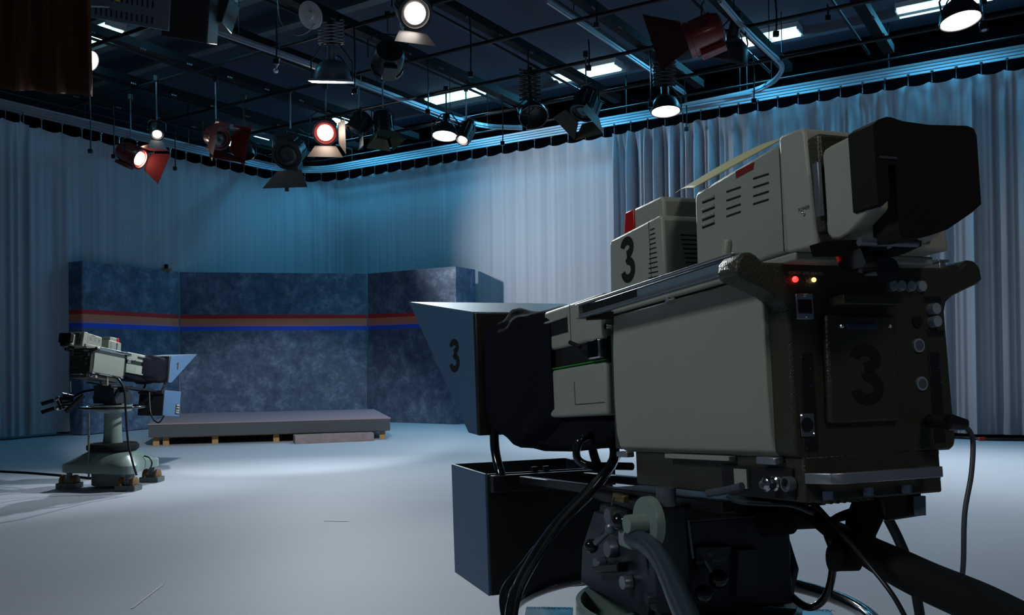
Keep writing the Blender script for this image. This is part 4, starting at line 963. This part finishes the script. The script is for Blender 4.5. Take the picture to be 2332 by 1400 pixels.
def pan_head(G, yaw, zb, zt, label, tilt=0.):
    x = np.array([math.cos(yaw), math.sin(yaw), 0]); y = np.array([-math.sin(yaw), math.cos(yaw), 0])
    e = empty('pan_head', frame((G[0], G[1], zb), x*KS, y*KS, UP*KS), label, 'pan head')
    H = (zt-zb)/KS
    # tapered head body
    hb = MB().hex([(-.15, -.15, 0), (.15, -.15, 0), (.15, .15, 0), (-.15, .15, 0), (-.145, -.145, H*.8), (.145, -.145, H*.8), (.145, .10, H*.8), (-.145, .10, H*.8)]).build('head_body', M_head, e, bevel=.006)
    MB().prism([(-.13, .0), (-.15, H*.30), (-.10, H*.74), (.09, H*.74), (.15, H*.35), (.16, .0)], 0, -.163, -.150).build('side_plate', M_head, e, bevel=.003)
    MB().prism([(-.13, .0), (-.15, H*.30), (-.10, H*.74), (.09, H*.74), (.15, H*.35), (.16, .0)], 0, .150, .163).build('side_plate', M_head, e, bevel=.003)
    MB().hex([(-.13, -.17, H*.80), (.13, -.17, H*.80), (.13, .20, H*.80), (-.13, .20, H*.80), (-.13, -.17, H-.012), (.13, -.17, H-.012), (.13, .20, H-.028), (-.13, .20, H-.028)]).build('wedge_plate', M_black, e, bevel=.004)
    for fy in (-.148, .0):
        pass
    MB().cyl((.15, -.05, H*.72), (.26, -.07, H*.70), .036, .032, 20).build('handle_clamp', M_rubber, e, smooth=True)
    return e, x, y

# ---------------- near camera, number 3
O3s = EYEP+(O3-EYEP)*KS
M3 = frame(O3s, r3*KS, f3*KS, u3*KS)
def W3(v): return O3s+KS*(r3*v[0]+f3*v[1]+u3*v[2])
cam3 = studio_camera(M3, '3', 'large grey television camera marked 3 with a dark hooded viewfinder in the foreground')
tp3 = teleprompter(M3, '3', 'blue-grey teleprompter hood and box marked 3 on the front of the near camera')
G3 = W3((CXB, .55, -.075))
ph3, hx, hy = pan_head(G3, Y3, .822, G3[2]-.002, 'dark slate pan head under the near camera')
ped3 = pedestal(G3, Y3, 'green pedestal with black steering ring under the near camera', .786)
RK[0] = KS
# details on the head of the near camera (world positions)
HL = np.array([G3[0], G3[1], 0])+hx*-.165*KS
def hs(px, py, off=0.): return PP(px, py, HL-hx*off*KS, hx)
HR = np.array([G3[0], G3[1], 0])+hy*-.152*KS
def hrp(px, py, off=0.): return PP(px, py, HR-hy*off*KS, hy)
c = hs(1468, 1190, .03)
ro = MB().lathe([(0, 0), (.045, 0), (.046, .004), (.046, .016), (0, .016)], c, hx, 40).build('rosette', M_pale, ph3, world=True, smooth=True)
MB().cyl(c-hx*.03, c+hx*.002, .016, .018, 18).build('clamp_neck', M_pale, ph3, world=True, smooth=True)
b0 = hs(1437, 1215, .04); MB().cbox(b0, (.03, .05, .05), np.array([hx, hy, UP]).T).build('handle_clamp', M_pale, ph3, world=True, bevel=.006)
k0 = hs(1413, 1187, .055); MB().ball(k0, .0165, 20).build('round_knob', M_gloss, ph3, world=True, smooth=True)
MB().cyl(k0, c, .007, n=10).build('knob_stem', M_alud, ph3, world=True)
a0 = hs(1392, 1202, .05); a1_ = hs(1357, 1236, .06)
MB().ball(a0, .012, 12).cyl(a0, a1_, .0065, n=10).build('lock_lever', M_alud, ph3, world=True, smooth=True)
MB().ball(hs(1347, 1243, .06), .014, 16).build('lever_ball', M_gloss, ph3, world=True, smooth=True)
for q, r_, mm in (((1388, 1250), .017, M_alud), ((1389, 1175), .017, M_alud), ((1423, 1326), .014, M_alu), ((1362, 1285), .014, M_alud), ((1478, 1362), .010, M_head)):
    p = hs(*q, .012); o_ = MB().lathe([(r_*.35, -.006), (r_*.9, -.006), (r_, -.002), (r_, .012), (0, .012), (0, .0), (r_*.35, 0)], p, hx, 20).build('side_boss', mm, ph3, world=True, smooth=True)
MB().slab([hs(1345, 1290, .02), hs(1405, 1280, .02), hs(1405, 1303, .02), hs(1348, 1305, .02)], hx*.02).build('side_lug', M_black, ph3, world=True, bevel=.003)
p = hs(1413, 1133, .02); MB().cbox(p, (.012, .045, .014), np.array([hx, hy, UP]).T).build('brass_catch', mat('dull_brass', (.22, .18, .07), .4, .7), ph3, world=True, bevel=.002)
m = MB()
for k in range(12):
    a = -2.6+k*.36; m.ball(p+hy*(.012*math.cos(a)+.0)+UP*(-.028+.024*math.sin(a)*1.2)-hx*.01, .0028, 6)
m.build('safety_chain', mat('dull_brass', (.22, .18, .07), .4, .7), ph3, world=True)
# rear face details
MB().slab([hrp(1470, 1150), hrp(1545, 1147), hrp(1562, 1385), hrp(1480, 1388)], -hy*.02).build('rear_cover', M_head, ph3, world=True, bevel=.003)
MB().slab([hrp(1565, 1185, .02), hrp(1570, 1185, .02), hrp(1581, 1272, .02), hrp(1576, 1272, .02)], hy*.02).build('cover_edge', M_alud, ph3, world=True)
MB().slab([hrp(1585, 1245, .01), hrp(1668, 1242, .01), hrp(1655, 1290, .01), hrp(1590, 1295, .01)], hy*.012).build('lock_plate', M_head, ph3, world=True, bevel=.002)
Mt = frame(hrp(1620, 1272, .012), hx, UP, -hy); MWx = MWI[ph3.name] @ Mt
text_mesh('TILT', 'lock_text', .007, MWx @ Matrix.Translation((.0, .006, 0)), ph3, M_white)
text_mesh('LOCK      UNLOCK', 'lock_text', .006, MWx @ Matrix.Translation((.0, -.004, 0)), ph3, M_white)
l0, l1 = hrp(1607, 1276, .02), hrp(1622, 1303, .035)
MB().cyl(l0, l1, .0045, n=8).build('tilt_lever', M_alu, ph3, world=True, smooth=True)
MB().ball(hrp(1636, 1318, .04), .018, 18).ball(hrp(1603, 1352, .04), .017, 18).build('round_knob', M_gloss, ph3, world=True, smooth=True)
MB().slab([hrp(1680, 1250, .01), hrp(1728, 1248, .01), hrp(1725, 1360, .01), hrp(1678, 1362, .01)], hy*.03).build('rear_cover', M_head, ph3, world=True, bevel=.003)
p = hrp(1517, 1132, .03); MB().cyl(p-UP*.012, p+UP*.015, .018, n=20).build('level_boss', M_alud, ph3, world=True, smooth=True)
# pan handles
hd1 = [hs(1440, 1222, .05), PN(1470, 1237, 1.52), PN(1497, 1262, 1.45), PN(1520, 1300, 1.37), PN(1545, 1360, 1.28), PN(1575, 1430, 1.19), PN(1600, 1500, 1.1)]
MB().tube(hd1, .0175, n=18, smooth=6).build('pan_bar', M_satin, ph3, world=True, smooth=True)
MB().cyl(PN(1742, 1178, 1.66), PN(1800, 1178, 1.62), .036, .030, 22).ball(PN(1852, 1162, 1.7), .012, 12).build('handle_knob', M_rubber, ph3, world=True, smooth=True)
pts = spline([PN(1795, 1148, 1.66), PN(1850, 1175, 1.58), PN(1905, 1212, 1.48), PN(1990, 1262, 1.36), PN(2100, 1318, 1.24), PN(2230, 1375, 1.12), PN(2360, 1445, 1.0)], 6)
rr = np.interp(np.linspace(0, 1, len(pts)), [0, .15, .3, .45, .6, .8, 1.0], [.012, .014, .017, .0235, .028, .028, .028])
MB().ring_path(pts, list(rr), 18).build('pan_bar', M_rubber, ph3, world=True, smooth=True)
zc_ = MB()
zc_.slab([PN(2004, 1120, 1.38), PN(2098, 1116, 1.38), PN(2108, 1174, 1.38), PN(2018, 1188, 1.38)], CF_*.10).build('zoom_control_box', M_black, ph3, world=True, bevel=.004)
MB().slab([PN(1983, 1122, 1.42), PN(2020, 1120, 1.42), PN(2014, 1188, 1.42), PN(1995, 1228, 1.42), PN(2010, 1235, 1.42), PN(2003, 1262, 1.42), PN(1950, 1262, 1.42), PN(1955, 1190, 1.42)], CF_*.05).build('control_bracket', M_rubber, ph3, world=True, bevel=.006)
MB().ring_path(spline([PN(1888, 1188, 1.45), PN(1915, 1176, 1.45), PN(1955, 1166, 1.45), PN(1985, 1160, 1.45)], 4), list(np.linspace(.005, .013, 13)), 10).ball(PN(1941, 1207, 1.45), .011, 12).ball(PN(1950, 1215, 1.45), .012, 12).build('control_lever', M_rubber, ph3, world=True, smooth=True)
MB().cyl(PN(1898, 1266, 1.42), PN(1955, 1272, 1.42), .024, .019, 18).cyl(PN(1890, 1272, 1.41), PN(1905, 1272, 1.41), .020, n=18).build('clamp_knob', M_rubber, ph3, world=True, smooth=True)
MB().cbox(PN(2094, 1151, 1.372), (.018, .004, .03)).build('control_switch', M_teal, ph3, world=True)
# warning plates on the ring of the near pedestal
for (pa_, pb_) in (((1197, 1386), (1305, 1387)), ((1800, 1390), (1888, 1392))):
    zz_ = .792
    A = PZ(*pa_, zz_); B_ = PZ(*pb_, zz_); t_ = (B_-A)/np.linalg.norm(B_-A); nb = np.cross(UP, t_)
    wp = MB().slab([A, B_, B_-nb*.05, A-nb*.05], (0, 0, .004)).build('warning_plate', M_alu, ped3, world=True, bevel=.001)
    Mt = frame((A+B_)/2-nb*.010+UP*.0045, -t_, -nb, UP)
    text_mesh('WARNING', 'warning_text', .016, MWI[ped3.name] @ Mt, wp, M_label)
# cables round the near camera
def cab(label, pts, r, m=M_gloss, n=10): return cable('camera_cable', pts, r, m, label, 8, n)
cab('thick glossy black cable curving down past the teleprompter box', [PN(1392, 1000, 1.95), PN(1400, 1030, 1.9), PN(1390, 1062, 1.8), PN(1345, 1115, 1.7), PN(1265, 1200, 1.6), PN(1205, 1290, 1.52), PN(1172, 1360, 1.45), PN(1160, 1440, 1.4)], .011)
cab('thin black cable looped between the shroud and the near camera', [PN(1400, 1000, 1.95), PN(1362, 990, 1.93), PN(1325, 1000, 1.9), PN(1313, 1025, 1.9), PN(1318, 1048, 1.9), PN(1345, 1060, 1.9), PN(1400, 1061, 1.93), PN(1440, 1062, 1.95)], .0085)
cab('short black cable behind the larger cable left of the pan head', [PN(1405, 1040, 2.1), PN(1370, 1095, 2.0), PN(1330, 1140, 1.95), PN(1250, 1215, 1.9), PN(1190, 1290, 1.85), PN(1150, 1345, 1.8), PN(1150, 1400, 1.75), PN(1170, 1440, 1.7)], .009)
cab('grey cord hanging from the plug at the right side of the near camera', [PN(2195, 968, 1.28), PN(2210, 985, 1.28), PN(2216, 1010, 1.28), PN(2212, 1080, 1.27), PN(2197, 1170, 1.26), PN(2194, 1280, 1.25), PN(2188, 1340, 1.25), PN(2180, 1440, 1.24)], .0036, M_cord)
pe = MB().cyl(W3(re(2118, 958, -.01)), PN(2160, 960, 1.28), .0105, n=16).cyl(PN(2160, 960, 1.28), PN(2200, 967, 1.28), .0125, .008, 16).build('cord_plug', M_black, smooth=True)
tag(pe, 'black plug sticking out at the right side of the near camera', 'plug')
cab('black cable looping under the near camera right of the pan head', [PN(1735, 1150, 1.9), PN(1742, 1220, 1.85), PN(1760, 1300, 1.8), PN(1795, 1350, 1.75), PN(1840, 1382, 1.7), PN(1875, 1365, 1.68), PN(1893, 1320, 1.66), PN(1897, 1260, 1.64), PN(1885, 1220, 1.62)], .0075)
cab('black cable hanging from the zoom control box', [PN(2022, 1180, 1.5), PN(2045, 1225, 1.5), PN(2068, 1280, 1.5), PN(2082, 1330, 1.5), PN(2100, 1430, 1.5)], .0085, M_black)
cab('thin black cord crossing the pan bar diagonally', [PN(1850, 1140, 1.35), PN(1900, 1195, 1.3), PN(1970, 1275, 1.22), PN(2030, 1350, 1.17), PN(2070, 1420, 1.12)], .0033, M_black)
cab('black cable running straight down right of the pan head', [PN(1722, 1170, 1.95), PN(1735, 1240, 1.9), PN(1752, 1330, 1.85), PN(1790, 1430, 1.8)], .008, M_black)
cab('thin cord with a dull sleeve under the left side of the near camera', [PN(1612, 1123, 1.34), PN(1650, 1117, 1.31), PN(1690, 1107, 1.28)], .0060, M_cord)
cab('thin black cord sagging under the left side of the near camera', [PN(1655, 1128, 1.33), PN(1680, 1142, 1.33), PN(1740, 1147, 1.34), PN(1800, 1150, 1.35), PN(1850, 1168, 1.38)], .0035, M_cord)
# yellow sheet on the viewfinder of the near camera
top = [sd(*q, .0)*np.array([1, 1, 1]) for q in ((1781, 321), (1585, 442))]
NX, NY = 10, 20; vs = []
near_ = spline([np.array([.003, -.012, .4535]), np.array([.003, .07, .4505]), np.array([.003, .15, .4475]), np.array([.003, .228, .445])], 7)
far_ = spline([np.array([.19, *sd(1782, 320.5, .19)[1:]]), np.array([.19, *sd(1738, 327, .19)[1:]]), np.array([.19, *sd(1645, 374, .19)[1:]]), np.array([.19, *sd(1538, 438, .19)[1:]])], 7)
NY = len(near_)-1
for j in range(NY+1):
    for i in range(NX+1):
        s_ = i/NX; p_ = near_[j]*(1-s_)+far_[j]*s_; p_ = p_+np.array([0, 0, .004*math.sin(math.pi*s_)]); vs.append(W3(p_))
o = MB().add(vs, [(j*(NX+1)+i, j*(NX+1)+i+1, (j+1)*(NX+1)+i+1, (j+1)*(NX+1)+i) for j in range(NY) for i in range(NX)]).build('script_sheet', M_paper, smooth=True)
sm = o.modifiers.new('thickness', 'SOLIDIFY'); sm.thickness = .001
tag(o, 'pale yellow paper sheet lying on top of the near viewfinder', 'paper')

RK[0] = 1.
# ---------------- far camera, number 1
Y1, T1 = math.radians(-17), math.radians(8.4)
f1, r1, u1 = axes_of(Y1, T1)
G1 = PZ(258, 1108, 0); G1 = np.array([G1[0], G1[1], 1.035])
O1 = G1-(r1*CXB+f1*.55-u1*.075)*KS
M1 = frame(O1, r1*KS, f1*KS, u1*KS)
studio_camera(M1, '1', 'pale television camera marked 1 on a green pedestal at the left', on=False)
teleprompter(M1, '1', 'blue-grey teleprompter hood and box marked 1 on the far camera', True)
ph1, hx1, hy1 = pan_head(G1, Y1, .84, G1[2]-.002, 'dark pan head under the far camera')
ped1 = pedestal(G1, math.radians(-5), 'green wheeled pedestal with steering ring under the far camera', .80)
D = G1@CF_ if False else G1[1]
def q1(px, py, d=0.): return PD(px, py, D+d)
MB().tube([q1(225, 885), q1(190, 892, -.1), q1(165, 905, -.2), q1(140, 912, -.3)], .014, n=8, smooth=4).build('pan_bar', M_gloss, ph1, world=True, smooth=True)
MB().cyl(q1(133, 908, -.3), q1(142, 932, -.3), .028, n=12).cyl(q1(140, 910, -.3), q1(165, 912, -.25), .075, .06, 14).build('zoom_control', M_gloss, ph1, world=True, smooth=True)
MB().ball(q1(133, 909, -.3), .03, 12).ball(q1(132, 929, -.3), .022, 12).build('grip_joint', M_chrome, ph1, world=True, smooth=True)
MB().cyl(q1(123, 911, -.3), q1(94, 920, -.35), .019, n=12).cyl(q1(124, 929, -.3), q1(94, 939, -.35), .019, n=12).build('grip', M_rubber, ph1, world=True, smooth=True)
MB().cyl(q1(190, 900, -.3), q1(150, 938, -.4), .022, .026, 12).build('pan_bar', M_rubber, ph1, world=True, smooth=True)
MB().cyl(q1(160, 868, -.2), q1(161, 893, -.2), .006, n=6).build('indicator_stick', M_shell2, ph1, world=True)
MB().cbox(q1(240, 865, -.2), (.05, .02, .11)).build('quick_plate', M_shell2, ph1, world=True, bevel=.003)
MB().cyl(q1(202, 940, -.25), q1(202, 1088, -.25), .010, n=8).build('steering_rod', M_paled, ped1, world=True, smooth=True)
cable('camera_cable', [q1(262, 858, -.35), q1(272, 866, -.4), q1(283, 890, -.4), q1(286, 930, -.4), q1(291, 1000, -.4), q1(300, 1045, -.45), q1(311, 1082, -.45)], .010, M_black, 'dark cable hanging in front of the pedestal of the far camera', 8)
cable('camera_cable', [q1(328, 1038, .1), q1(340, 1042, .1), q1(346, 1055, .1), q1(340, 1070, .1), q1(333, 1078, .1)], .008, M_black, 'short looped cable at the right corner of the far pedestal', 8)
cable('camera_cable', [q1(340, 893, .2), q1(342, 935, .1), q1(350, 955, .1), q1(362, 962, .1), q1(372, 950, .1), q1(373, 945, .1)], .008, M_black, 'thin black cable looped below the far teleprompter box', 8)
